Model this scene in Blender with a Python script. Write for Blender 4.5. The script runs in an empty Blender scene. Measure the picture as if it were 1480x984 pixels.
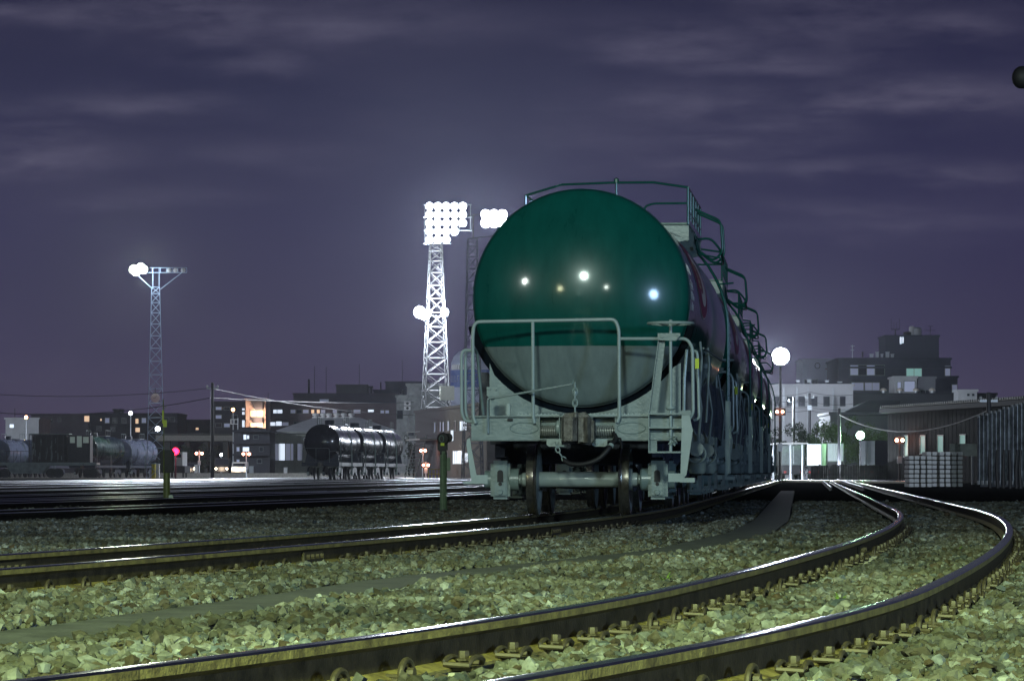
import bpy, bmesh, math, random
import numpy as np
from mathutils import Vector, Matrix
R = math.radians
random.seed(7)
S = bpy.context.scene
COL = S.collection

# ---------------------------------------------------------------- camera
F = 5000.0; CAMH = 0.52; HOR = 682.0
cd = bpy.data.cameras.new("camera"); cam = bpy.data.objects.new("camera", cd); COL.objects.link(cam)
cam.location = (0, 0, CAMH); cam.rotation_euler = (R(90), 0, 0)
cd.sensor_fit = 'HORIZONTAL'; cd.sensor_width = 36; cd.lens = F/1480*36
cd.shift_y = (HOR-492)/1480.0
cd.clip_start = 0.5; cd.clip_end = 6000
S.camera = cam
S.view_settings.view_transform = 'Standard'; S.view_settings.look = 'None'
S.view_settings.exposure = 0.0; S.view_settings.gamma = 1.0
S.render.engine = 'CYCLES'
S.cycles.use_denoising = True
S.cycles.max_bounces = 5; S.cycles.glossy_bounces = 3; S.cycles.diffuse_bounces = 2
S.cycles.volume_bounces = 0; S.cycles.transparent_max_bounces = 4
S.cycles.sample_clamp_indirect = 3.0
S.cycles.blur_glossy = 0.5
S.cycles.use_light_tree = True

# ---------------------------------------------------------------- night sky
W = bpy.data.worlds.new("World"); S.world = W; W.use_nodes = True
nt = W.node_tree; N = nt.nodes; L_ = nt.links; N.clear()
def wn(t, **k):
    n = N.new(t)
    for a, b in k.items(): setattr(n, a, b)
    return n
def mth(op, a, b=None, c=None, clamp=False):
    n = N.new('ShaderNodeMath'); n.operation = op; n.use_clamp = clamp
    for i, x in enumerate((a, b, c)):
        if x is None: continue
        if isinstance(x, (int, float)): n.inputs[i].default_value = x
        else: L_.new(x, n.inputs[i])
    return n.outputs[0]
tc = wn('ShaderNodeTexCoord'); sp = wn('ShaderNodeSeparateXYZ'); L_.new(tc.outputs['Generated'], sp.inputs[0])
ysafe = mth('MAXIMUM', sp.outputs['Y'], 0.05)
su = mth('DIVIDE', sp.outputs['X'], ysafe); sv = mth('DIVIDE', sp.outputs['Z'], ysafe)
cmb = wn('ShaderNodeCombineXYZ'); L_.new(mth('MULTIPLY', su, 16), cmb.inputs[0]); L_.new(mth('MULTIPLY', sv, 60), cmb.inputs[1])
nz = wn('ShaderNodeTexNoise'); nz.inputs['Scale'].default_value = 1.6; nz.inputs['Detail'].default_value = 6; nz.inputs['Roughness'].default_value = .55
L_.new(cmb.outputs[0], nz.inputs['Vector'])
warp = mth('MULTIPLY', mth('SUBTRACT', nz.outputs['Fac'], .5), 0.045)
acc = None
# cloud banks: centre x, y, half width, half height (photo pixels -> direction), strength
for (cx, cy, rx, ry, st) in [(190,152,130,14,.75),(60,225,110,22,.85),(60,186,70,8,.4),(230,22,190,22,.8),(30,8,50,10,.6),(395,92,45,18,.6),(330,45,90,25,.5),
        (500,30,200,30,.45),(1000,60,140,30,.6),(1200,30,120,50,.5),(1130,90,150,26,.55),(1010,150,150,28,.6),(1120,185,110,24,.6),(1350,138,170,26,.9),(1400,35,70,24,.7),
        (1040,238,90,12,.5),(1210,238,90,10,.5),(1380,250,130,10,.5),(420,220,120,18,.25),(880,200,90,30,.25),(1200,300,160,10,.3),(600,170,120,40,.12),(1350,325,160,14,.35),(250,285,120,10,.3)]:
    dx = mth('DIVIDE', mth('SUBTRACT', mth('ADD', su, warp), (cx-740)/F), rx/F)
    dy = mth('DIVIDE', mth('SUBTRACT', mth('ADD', sv, mth('MULTIPLY', warp, .35)), (HOR-cy)/F), ry/F)
    d2 = mth('ADD', mth('POWER', mth('ABSOLUTE', dx), 2.0), mth('POWER', mth('ABSOLUTE', dy), 2.0))
    g = mth('MULTIPLY', mth('POWER', 2.718, mth('MULTIPLY', d2, -0.9)), st)
    acc = g if acc is None else mth('MAXIMUM', acc, g)
cr = wn('ShaderNodeValToRGB'); L_.new(mth('MULTIPLY', sv, 7.0, clamp=True), cr.inputs[0])
e = cr.color_ramp; e.elements[0].position = 0; e.elements[0].color = (.052,.041,.074,1)
e.elements[1].position = 1.0; e.elements[1].color = (.014,.014,.044,1)
for p, c in ((.22,(.044,.037,.082,1)),(.5,(.031,.028,.077,1)),(.75,(.020,.020,.060,1))):
    x = e.elements.new(p); x.color = c
nz2 = wn('ShaderNodeTexNoise'); nz2.inputs['Scale'].default_value = .5; nz2.inputs['Detail'].default_value = 4
L_.new(cmb.outputs[0], nz2.inputs['Vector'])
warp2 = None
nst = mth('MULTIPLY', mth('SUBTRACT', nz.outputs['Fac'], .36), 3.4, clamp=True)
nzf = wn('ShaderNodeTexNoise'); nzf.inputs['Scale'].default_value = 5.5; nzf.inputs['Detail'].default_value = 8; nzf.inputs['Roughness'].default_value = .68; L_.new(cmb.outputs[0], nzf.inputs['Vector'])
cloud = mth('MULTIPLY', mth('POWER', acc, .8), mth('ADD', .25, mth('ADD', mth('MULTIPLY', nst, .65), mth('MULTIPLY', mth('SUBTRACT', nzf.outputs['Fac'], .5), 1.1))), clamp=True)
cloud = mth('ADD', cloud, mth('MULTIPLY', mth('SUBTRACT', nz2.outputs['Fac'], .45), .5), clamp=True)
mx = wn('ShaderNodeMixRGB'); L_.new(mth('MULTIPLY', cloud, .9), mx.inputs[0]); L_.new(cr.outputs[0], mx.inputs[1]); mx.inputs[2].default_value = (.112,.103,.165,1)
bg = wn('ShaderNodeBackground'); L_.new(mx.outputs[0], bg.inputs[0])
zen = wn('ShaderNodeMapRange'); zen.inputs['From Min'].default_value = .15; zen.inputs['From Max'].default_value = .6; zen.inputs['To Min'].default_value = 1; zen.inputs['To Max'].default_value = .22; L_.new(sp.outputs['Z'], zen.inputs[0]); L_.new(zen.outputs[0], bg.inputs[1])
wo = wn('ShaderNodeOutputWorld'); L_.new(bg.outputs[0], wo.inputs[0])
try: W.cycles.sampling_method = 'MANUAL'; W.cycles.sample_map_resolution = 256
except Exception: pass

# ---------------------------------------------------------------- materials
MATS = {}
def mat(name, col, rough=.6, metal=0., coat=0., var=.12, scale=8., bump=0., emit=None, estr=0., spec=.5, coat_rough=.08, dirt=None):
    if name in MATS: return MATS[name]
    m = bpy.data.materials.new(name); m.use_nodes = True; t = m.node_tree; b = t.nodes['Principled BSDF']
    b.inputs['Roughness'].default_value = rough; b.inputs['Metallic'].default_value = metal
    b.inputs['Coat Weight'].default_value = coat; b.inputs['Coat Roughness'].default_value = coat_rough
    b.inputs['Specular IOR Level'].default_value = spec
    c4 = (*col, 1)
    if emit:
        b.inputs['Base Color'].default_value = c4
        b.inputs['Emission Color'].default_value = (*emit, 1); b.inputs['Emission Strength'].default_value = estr
    else:
        tcn = t.nodes.new('ShaderNodeTexCoord'); n = t.nodes.new('ShaderNodeTexNoise')
        n.inputs['Scale'].default_value = scale; n.inputs['Detail'].default_value = 5; n.inputs['Roughness'].default_value = .65
        t.links.new(tcn.outputs['Object'], n.inputs['Vector'])
        r = t.nodes.new('ShaderNodeValToRGB'); r.color_ramp.elements[0].position = .3; r.color_ramp.elements[1].position = .7
        d = dirt or tuple(x*(1-var*1.5) for x in col)
        r.color_ramp.elements[0].color = (*d, 1); r.color_ramp.elements[1].color = (*[min(1, x*(1+var)) for x in col], 1)
        t.links.new(n.outputs['Fac'], r.inputs[0]); t.links.new(r.outputs[0], b.inputs['Base Color'])
        mr = t.nodes.new('ShaderNodeMapRange'); mr.inputs['To Min'].default_value = max(.03, rough*.8); mr.inputs['To Max'].default_value = min(1, rough*1.25)
        t.links.new(n.outputs['Fac'], mr.inputs[0]); t.links.new(mr.outputs[0], b.inputs['Roughness'])
        if bump:
            bn = t.nodes.new('ShaderNodeBump'); bn.inputs['Strength'].default_value = bump; bn.inputs['Distance'].default_value = .02
            n3 = t.nodes.new('ShaderNodeTexNoise'); n3.inputs['Scale'].default_value = scale*6; n3.inputs['Detail'].default_value = 4
            t.links.new(tcn.outputs['Object'], n3.inputs['Vector'])
            t.links.new(n3.outputs['Fac'], bn.inputs['Height']); t.links.new(bn.outputs[0], b.inputs['Normal'])
    MATS[name] = m; return m
def lamp_mat(name, col, s): return mat(name, (.8,.8,.8), emit=col, estr=s)

GREY = mat('grey_paint', (.19,.255,.245), .33, coat=.25, var=.10, scale=5, bump=.15, coat_rough=.2)
GREYD = mat('grey_paint_dull', (.16,.20,.20), .45, var=.18, scale=6, bump=.15)
GREYL = mat('pale_grey_paint', (.31,.39,.37), .38, coat=.2, var=.08, scale=6, coat_rough=.2)
GREENP = mat('green_paint', (.008,.085,.065), .25, coat=.6, var=.1, scale=4)
UNDER = mat('underframe_dark', (.03,.038,.065), .5, var=.35, scale=9, bump=.2)
BLACK = mat('black_rubber', (.012,.012,.013), .6, var=.2)
CASTING = mat('weathered_casting', (.17,.165,.14), .42, metal=.35, var=.4, scale=14, bump=.5, dirt=(.055,.05,.04))
TYRE = mat('steel_tyre', (.34,.32,.27), .22, metal=.9, var=.2, scale=20)
WHEELP = mat('wheel_paint', (.26,.30,.28), .4, var=.15, scale=9, bump=.1)
AXLE = mat('axle_paint', (.30,.35,.32), .3, coat=.3, var=.1, scale=6, bump=.1)
SPRING = mat('spring_steel', (.36,.38,.35), .35, metal=.4, var=.15)
RAILSIDE = mat('rusty_rail', (.27,.22,.075), .5, metal=.1, var=.35, scale=11, bump=.35, dirt=(.09,.065,.03))
RAILTOP = mat('polished_rail', (.62,.62,.66), .22, metal=1., var=.06, scale=5)
RAILWEB = mat('shaded_rusty_web', (.07,.053,.028), .7, var=.4, scale=9, bump=.3, spec=.2)  # shadow of the rail head put into this darker rust colour
YRAIL = mat('unlit_rail', (.022,.018,.013), .85, var=.3, spec=.05)  # yard rail sides that get no light, painted near black
YTOP = mat('worn_rail_top', (.75,.76,.80), .34, metal=1., var=.05)
CLIP = mat('clip_steel', (.07,.055,.035), .55, metal=.2, var=.3, scale=30)
CONC = mat('concrete', (.36,.35,.31), .8, var=.2, scale=6, bump=.4)
CONCD = mat('dark_concrete', (.085,.09,.085), .75, var=.3, scale=5, bump=.5)
WHITEP = mat('white_paint', (.75,.76,.76), .45, var=.08)
GALV = mat('galvanised_steel', (.50,.54,.58), .4, metal=.4, var=.12, scale=5)
BLUETOWER = mat('bluish_steel', (.38,.50,.66), .5, metal=.2, var=.12)
DARKST = mat('dark_steel', (.035,.037,.045), .5, var=.3)
GLASSD = mat('dark_glass', (.018,.022,.036), .3, var=.1, spec=.15)
YELLOW = mat('yellow_paint', (.65,.55,.02), .5, var=.1)
LIME = mat('lime_marker', (.50,.62,.02), .5, var=.08)

# ---------------------------------------------------------------- helpers
def tag(o, label=None, cat=None, group=None, kind=None):
    if label: o['label'] = label
    if cat: o['category'] = cat
    if group: o['group'] = group
    if kind: o['kind'] = kind
    return o
def empty(name, loc=(0,0,0), rz=0, **k):
    o = bpy.data.objects.new(name, None); o.empty_display_size = .2; COL.objects.link(o)
    o.location = loc; o.rotation_euler = (0,0,rz); return tag(o, **k)
def fillet(pts, r=.05, n=5, closed=False):
    P = [Vector(p) for p in pts]; out = []
    for i, p in enumerate(P):
        if not closed and i in (0, len(P)-1): out.append(p); continue
        a = P[i-1]; c = P[(i+1) % len(P)]
        d1 = (a-p); d2 = (c-p); rr = min(r, d1.length*.45, d2.length*.45)
        s = p+d1.normalized()*rr; e_ = p+d2.normalized()*rr
        for k in range(n+1):
            t = k/n; out.append(s*(1-t)**2+p*2*t*(1-t)+e_*t*t)
    return out
class MB:
    def __init__(s): s.v = []; s.f = []; s.m = []; s.mi = 0
    def add(s, vs, fs):
        o = len(s.v); s.v += [tuple(x) for x in vs]; s.f += [tuple(i+o for i in f) for f in fs]; s.m += [s.mi]*len(fs); return s
    def box(s, x0, x1, y0, y1, z0, z1, b=0.):
        if b > 0:
            b = min(b, abs(x1-x0)*.4, abs(y1-y0)*.4, abs(z1-z0)*.4)
            bm = bmesh.new(); bmesh.ops.create_cube(bm, size=1)
            for v in bm.verts: v.co = ((x0+x1)/2+v.co.x*(x1-x0), (y0+y1)/2+v.co.y*(y1-y0), (z0+z1)/2+v.co.z*(z1-z0))
            bmesh.ops.bevel(bm, geom=bm.edges[:], offset=b, segments=2, affect='EDGES')
            bm.verts.index_update(); s.add([v.co[:] for v in bm.verts], [[v.index for v in f.verts] for f in bm.faces]); bm.free(); return s
        v = [(x,y,z) for z in (z0,z1) for y in (y0,y1) for x in (x0,x1)]
        return s.add(v, [(0,2,3,1),(4,5,7,6),(0,1,5,4),(2,6,7,3),(0,4,6,2),(1,3,7,5)])
    def tube(s, pts, r, n=8, closed=False, cap=True):
        P = [Vector(p) for p in pts]; m = len(P); rs = r if isinstance(r, (list, tuple)) else [r]*m
        vs = []; up = None
        for i in range(m):
            if closed: t = (P[(i+1) % m]-P[i-1])
            else: t = P[min(i+1, m-1)]-P[max(i-1, 0)]
            if t.length < 1e-9: t = Vector((0,0,1))
            t.normalize()
            if up is None: up = Vector((0,0,1)) if abs(t.z) < .9 else Vector((1,0,0))
            a = t.cross(up)
            if a.length < 1e-4: a = t.cross(Vector((.3,.9,.1)))
            a.normalize(); up = a.cross(t).normalized()
            for k in range(n):
                an = 2*math.pi*k/n; vs.append(P[i]+(a*math.cos(an)+up*math.sin(an))*rs[i])
        fs = []
        for i in range(m if closed else m-1):
            j = (i+1) % m
            for k in range(n): fs.append((i*n+k, i*n+(k+1) % n, j*n+(k+1) % n, j*n+k))
        if cap and not closed: fs += [tuple(range(n))[::-1], tuple((m-1)*n+k for k in range(n))]
        return s.add(vs, fs)
    def bar(s, a, b, w, h=None, up=(0,0,1)):
        a = Vector(a); b = Vector(b); h = h or w; t = (b-a).normalized(); u = Vector(up)
        x = t.cross(u)
        if x.length < 1e-3: x = t.cross(Vector((1,0,0)))
        x.normalize(); z = x.cross(t)
        vs = [p+x*(i*w/2)+z*(j*h/2) for p in (a, b) for i, j in ((-1,-1),(1,-1),(1,1),(-1,1))]
        return s.add(vs, [(0,1,2,3),(7,6,5,4),(0,4,5,1),(1,5,6,2),(2,6,7,3),(3,7,4,0)])
    def lathe(s, prof, c=(0,0,0), axis='z', n=32, a0=0., a1=2*math.pi):
        full = abs(a1-a0-2*math.pi) < 1e-6; k = n if full else n+1; vs = []
        for (r, h) in prof:
            for i in range(k):
                a = a0+(a1-a0)*i/n; p, q = r*math.cos(a), r*math.sin(a)
                v = (p, q, h) if axis == 'z' else ((h, p, q) if axis == 'x' else (p, h, q))
                vs.append((v[0]+c[0], v[1]+c[1], v[2]+c[2]))
        fs = []
        for j in range(len(prof)-1):
            for i in range(n):
                i2 = (i+1) % k; fs.append((j*k+i, j*k+i2, (j+1)*k+i2, (j+1)*k+i))
        return s.add(vs, fs)
    def prism(s, poly, a, b, axis='y'):
        n = len(poly); f = {'y': lambda p, h: (p[0], h, p[1]), 'x': lambda p, h: (h, p[0], p[1]), 'z': lambda p, h: (p[0], p[1], h)}[axis]
        vs = [f(p, a) for p in poly]+[f(p, b) for p in poly]
        return s.add(vs, [tuple(range(n))[::-1], tuple(range(n, 2*n))]+[(i, (i+1) % n, n+(i+1) % n, n+i) for i in range(n)])
    def build(s, name, ms, parent=None, smooth=35, loc=None, **k):
        me = bpy.data.meshes.new(name); me.from_pydata(s.v, [], s.f)
        for m in (ms if isinstance(ms, (list, tuple)) else [ms]): me.materials.append(m)
        if any(s.m): me.polygons.foreach_set('material_index', s.m)
        bm = bmesh.new(); bm.from_mesh(me); bmesh.ops.recalc_face_normals(bm, faces=bm.faces[:]); bm.to_mesh(me); bm.free()
        if smooth:
            me.shade_smooth(); me.set_sharp_from_angle(angle=R(smooth))
        o = bpy.data.objects.new(name, me); COL.objects.link(o)
        if parent: o.parent = parent
        if loc: o.location = loc
        return tag(o, **k)
def copy_tree(o, parent=None):
    c = o.copy(); COL.objects.link(c); c.parent = parent
    for ch in list(KIDS.get(o.name, [x for x in bpy.data.objects if x.parent == o])): copy_tree(ch, c)
    return c
KIDS = {}
def P(x, y, Z): return Vector(((x-740)*Z/F, Z, CAMH-(y-HOR)*Z/F))
def H(y, Z): return CAMH-(y-HOR)*Z/F
def XX(x, Z): return (x-740)*Z/F
def light(name, loc, power, col, rad, parent=None, spot=0):
    ld = bpy.data.lights.new(name, 'SPOT' if spot else 'POINT'); ld.energy = power
    if spot: ld.spot_size = R(spot); ld.spot_blend = .25
    ld.color = col; ld.shadow_soft_size = rad
    o = bpy.data.objects.new(name, ld); COL.objects.link(o); o.location = loc
    if spot: o.rotation_euler = (R(78), 0, R(180))
    if parent: o.parent = parent
    return o

# ---------------------------------------------------------------- yard floodlights behind the camera (seen mirrored in the tank end), and one added fill
light('flood_and_fill_light', (-8.0, -30, 22), 68000, (.80,1.,.90), 1.9)
light('flood_and_fill_light', (36, -8, 7.0), 26000, (.42,.66,1.), 2.7)
light('flood_and_fill_light', (-38, 1, 14.0), 11000, (.88,1.,.93), 1.1)
light('flood_and_fill_light', (-21, -14, 10.5), 3500, (.95,1.,.6), 1.2)
light('flood_and_fill_light', (9, -30, 13), 5000, (.86,1.,.9), .9)
# yellow green floodlight aimed down at the near tracks
k4 = light('flood_and_fill_light', (-2.6, -10, 12.5), 50000, (.74,1.,.27), .6, None, 37); k4.rotation_euler = (R(90-31), 0, R(-7)); k4.data.spot_blend = .75
k5 = light('flood_and_fill_light', (58, 96, 14), 60000, (.70,.82,1.), .5, None, 50); k5.rotation_euler = (R(80), 0, R(22)); k5.data.spot_blend = .5  # unseen fill spot added to brighten the sleeper stacks

# ---------------------------------------------------------------- track geometry
def heading_curve(Xr, Zr, h0, s, extra=None):
    def X(Z):
        a = Zr-Z; v = Xr-h0*a-(s*a*a/2 if a > 0 else 0)
        if extra and Z < extra[0]: v -= extra[1]*(extra[0]-Z)**2/2
        return v
    return X
C1 = heading_curve(2.1, 54.5, .0866, .0037)
CA = heading_curve(5.51, 50, .0866, .0031, (16, .02))
C2 = lambda Z: CA(Z)+.57*math.sqrt(1+((CA(Z+.1)-CA(Z-.1))/.2)**2)
def line_pts(X, z0, z1, step, off=0.):
    pts = []; z = z0
    while z <= z1+1e-6:
        h = (X(z+.05)-X(z-.05))/.1; n = Vector((1, -h)).normalized()
        pts.append((Vector((X(z)+n.x*off, z+n.y*off, 0)), n)); z += step if z < 60 else step*4
    return pts
PROF = [(-.0635,-.153),(-.0635,-.142),(-.0085,-.122),(-.0075,-.052),(-.0325,-.036),(-.0325,-.010),(-.027,-.003),(0,0),(.027,-.003),(.0325,-.010),(.0325,-.036),(.0075,-.052),(.0085,-.122),(.0635,-.142),(.0635,-.153)]
def make_rail(parent, X, z0, z1, step, off, far=False):
    mb = MB(); pts = line_pts(X, z0, z1, step, off); k = len(PROF); vs = []
    for p, n in pts:
        for (a, b) in PROF: vs.append((p.x+n.x*a, p.y+n.y*a, b))
    fs = []; ms = []
    for i in range(len(pts)-1):
        for j in range(k-1):
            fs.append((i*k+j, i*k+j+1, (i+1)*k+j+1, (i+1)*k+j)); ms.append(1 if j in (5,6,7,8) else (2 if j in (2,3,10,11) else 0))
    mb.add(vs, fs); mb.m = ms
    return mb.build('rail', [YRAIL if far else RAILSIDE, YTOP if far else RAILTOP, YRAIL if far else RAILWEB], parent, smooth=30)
GAUGE = .57
def clip_mesh():
    mb = MB()
    mb.box(-.05,.05,-.06,.06,-.15,-.138,.003)
    mb.lathe([(0,-.085),(.017,-.085),(.019,-.09),(.019,-.11),(.03,-.112),(.03,-.118),(.013,-.118),(.013,-.14)], (0,0,0), 'z', 6)
    pts = [(-.045*1.0, -.085*math.cos(a)*1.0, -.128+.022*math.sin(a)) for a in np.linspace(0, math.pi, 9)]
    pts2 = [(.045, p[1], p[2]) for p in pts[::-1]]
    mb.tube(pts+pts2, .010, 6, closed=True)
    return mb
def coil_mesh():
    mb = MB()
    mb.tube([(0, -.062*math.cos(a), -.137+.052*math.sin(a)) for a in np.linspace(-.15, math.pi+.15, 14)], .011, 8)
    mb.lathe([(0,.03),(.02,.028),(.022,-.02),(.0,-.025)], (0,0,-.128), 'x', 10)
    mb.tube([(-.05,-.05,-.135),(.05,-.07,-.14)], .01, 6)
    mb.box(-.05,.05,-.07,.07,-.153,-.14,.003)
    return mb
cm = clip_mesh(); ko = coil_mesh()
CLIPME = cm.build('rail_clip', CLIP).data; COILME = ko.build('coil_clip', CLIP).data
for o in [o for o in bpy.data.objects if o.name.startswith(('rail_clip','coil_clip'))]: bpy.data.objects.remove(o)
def joint(parent, X, z, off):
    (p, n), = line_pts(X, z, z+.001, 1, off)
    ang = math.atan2(n.y, n.x); mb = MB()
    for sgn in (1, -1):
        mb.box(sgn*.010 if sgn > 0 else -.030, .030 if sgn > 0 else -.010, -.28, .28, -.128, -.055, .005)
        for y in (-.2,-.07,.07,.2):
            mb.lathe([(0,.026),(.02,.026),(.02,0),(0,0)], (sgn*.03, y, -.09), 'x', 6) if sgn > 0 else None
    o = mb.build('joint_bar', CLIP, parent); o.location = p; o.rotation_euler = (0,0,ang); return o
SLEEP = MB(); SLEEP.box(-1.0,1.0,-.11,.11,-.33,-.156,.02); SLEEPME = SLEEP.build('sleeper', CONC).data
bpy.data.objects.remove(bpy.data.objects['sleeper'])
def track(label, X, z0, z1, step=1.0, clips=None, sleepers=None, joints=(), group=None):
    root = empty('railway_track', (0,0,0)); tag(root, label, 'railway track', group)
    for off in (-GAUGE, GAUGE): make_rail(root, X, z0, z1, step, off, step > 2)
    if clips:
        for off in (-GAUGE, GAUGE):
            z = clips[0]; i = 0
            while z < clips[1]:
                (p, n), = line_pts(X, z, z+.001, 1, off+.088)
                me = COILME if (i % 7 in (4, 5) if z < 30 else i % 4 == 1) else CLIPME
                if any(abs(z-j[0]) < .45 and (j[1] > 0) == (off > 0) for j in joints): z += .6; i += 1; continue
                o = bpy.data.objects.new('coil_clip' if me is COILME else 'rail_clip', me); COL.objects.link(o); o.parent = root
                o.location = p; o.rotation_euler = (0,0,math.atan2(n.y, n.x)+random.uniform(-.06,.06)); z += .6; i += 1
    if sleepers:
        z = sleepers[0]
        while z < sleepers[1]:
            (p, n), = line_pts(X, z, z+.001, 1, 0)
            o = bpy.data.objects.new('sleeper', SLEEPME); COL.objects.link(o); o.parent = root; o.location = p; o.rotation_euler = (0,0,math.atan2(n.y, n.x)); z += .6
    for (z, off) in joints: joint(root, X, z, off)
    return root
track('track curving from the left edge to under the big green tank wagon', C1, 15, 330, 1.0, (17, 44), (17, 36), [(25.2, GAUGE),(22.0,-GAUGE),(36,GAUGE)])
track('S-curved track sweeping across the foreground towards the right', C2, 6, 330, .6, (8, 40), (8, 30), [(27, -GAUGE)])
# siding rails right of the train, far off
track('short siding glinting just right of the far end of the train', lambda Z: C1(Z)+3.9+.0012*max(0, 150-Z)*0, 122, 330, 6)
def yard_curve(i):
    X0 = -7.35+.57 if i == 0 else -6.2-5.0*i
    def X(Z):
        a = 100-Z; b = X0+.0866*(Z-46)+.0018*((54**2)/2-(a*a/2 if a > 0 else 0))
        return b
    return X
ylabels = ['nearest yard track left of the train behind the leaning post','second yard track from the front on the left','third yard track from the front on the left',
 'fourth yard track from the front on the left','fifth yard track from the front on the left','sixth yard track from the front on the left','seventh yard track from the front on the left','eighth yard track from the front on the left','farthest yard track seen on the left']
for i, lb in enumerate(ylabels):
    track(lb, yard_curve(i), 38, 370, 4, group=None)
# crossovers
for (xa, za, xb, zb, lb) in [(-10.2,64,-3.2,104,'crossover track linking the two nearest yard tracks'), (-22,95,-9,168,'crossover track running diagonally through the middle yard tracks'), (-40,150,-21,262,'crossover track running diagonally by the far left wagons')]:
    track(lb, (lambda xa,za,xb,zb: lambda Z: xa+(xb-xa)*(Z-za)/(zb-za))(xa,za,xb,zb), za, zb, 4)
# the cross track by the fence at right
def cross(x0, y0, x1, y1, lb):
    a = P(x0, y0, CAMH*F/(y0-HOR)); b = P(x1, y1, CAMH*F/(y1-HOR)); a.z = b.z = 0
    root = empty('railway_track'); tag(root, lb, 'railway track')
    n = (b-a).normalized(); n = Vector((-n.y, n.x, 0))
    for off in (0, 1.14):
        mb = MB(); k = len(PROF); vs = []
        for p in (a, b):
            for (u, w) in PROF: vs.append((p.x+n.x*(u+off), p.y+n.y*(u+off), w))
        mb.add(vs, [(j, j+1, k+j+1, k+j) for j in range(k-1)]); mb.m = [1 if j in (5,6,7,8) else 0 for j in range(k-1)]
        mb.build('rail', [RAILSIDE, RAILTOP], root)
cross(1128, 693.2, 1312, 694.6, 'pale track crossing in front of the dark board fence at right')

# ---------------------------------------------------------------- ground
def dist_strip(x, y):
    return x-STRIP(y)
STRIP_PTS = [(8,-3.4),(13.3,-1.97),(16.4,-1.38),(20.9,-.585),(25,.45),(28.7,1.38),(37,2.55),(46.5,3.49),(60,4.6),(118,9.4),(140,11.2)]
def STRIP(y):
    return float(np.interp(y, [p[0] for p in STRIP_PTS], [p[1] for p in STRIP_PTS]))
def terrain_mat():
    m = bpy.data.materials.new('yard_soil'); m.use_nodes = True; t = m.node_tree; b = t.nodes['Principled BSDF']; b.inputs['Roughness'].default_value = .9
    tcn = t.nodes.new('ShaderNodeTexCoord')
    v = t.nodes.new('ShaderNodeTexVoronoi'); v.inputs['Scale'].default_value = 14; t.links.new(tcn.outputs['Object'], v.inputs['Vector'])
    n = t.nodes.new('ShaderNodeTexNoise'); n.inputs['Scale'].default_value = .35; n.inputs['Detail'].default_value = 6; t.links.new(tcn.outputs['Object'], n.inputs['Vector'])
    r = t.nodes.new('ShaderNodeValToRGB'); r.color_ramp.elements[0].color = (.006,.006,.006,1); r.color_ramp.elements[1].color = (.030,.031,.027,1)
    mm = t.nodes.new('ShaderNodeMath'); mm.operation = 'MULTIPLY'
    hs = t.nodes.new('ShaderNodeSeparateColor'); t.links.new(v.outputs['Color'], hs.inputs[0])
    t.links.new(hs.outputs[0], mm.inputs[0]); t.links.new(n.outputs['Fac'], mm.inputs[1]); t.links.new(mm.outputs[0], r.inputs[0]); t.links.new(r.outputs[0], b.inputs['Base Color'])
    bp = t.nodes.new('ShaderNodeBump'); bp.inputs['Strength'].default_value = .8; bp.inputs['Distance'].default_value = .03
    t.links.new(v.outputs['Distance'], bp.inputs['Height']); t.links.new(bp.outputs[0], b.inputs['Normal'])
    b.inputs['Specular IOR Level'].default_value = 0
    return m
mb = MB(); mb.add([(-900,-60,-.20),(900,-60,-.20),(900,3000,-.20),(-900,3000,-.20)], [(0,1,2,3)])
mb.build('ground', terrain_mat(), smooth=0, kind='structure')
# ballast bed sheet (rough) near the camera
rs = np.random.RandomState(3)
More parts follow.
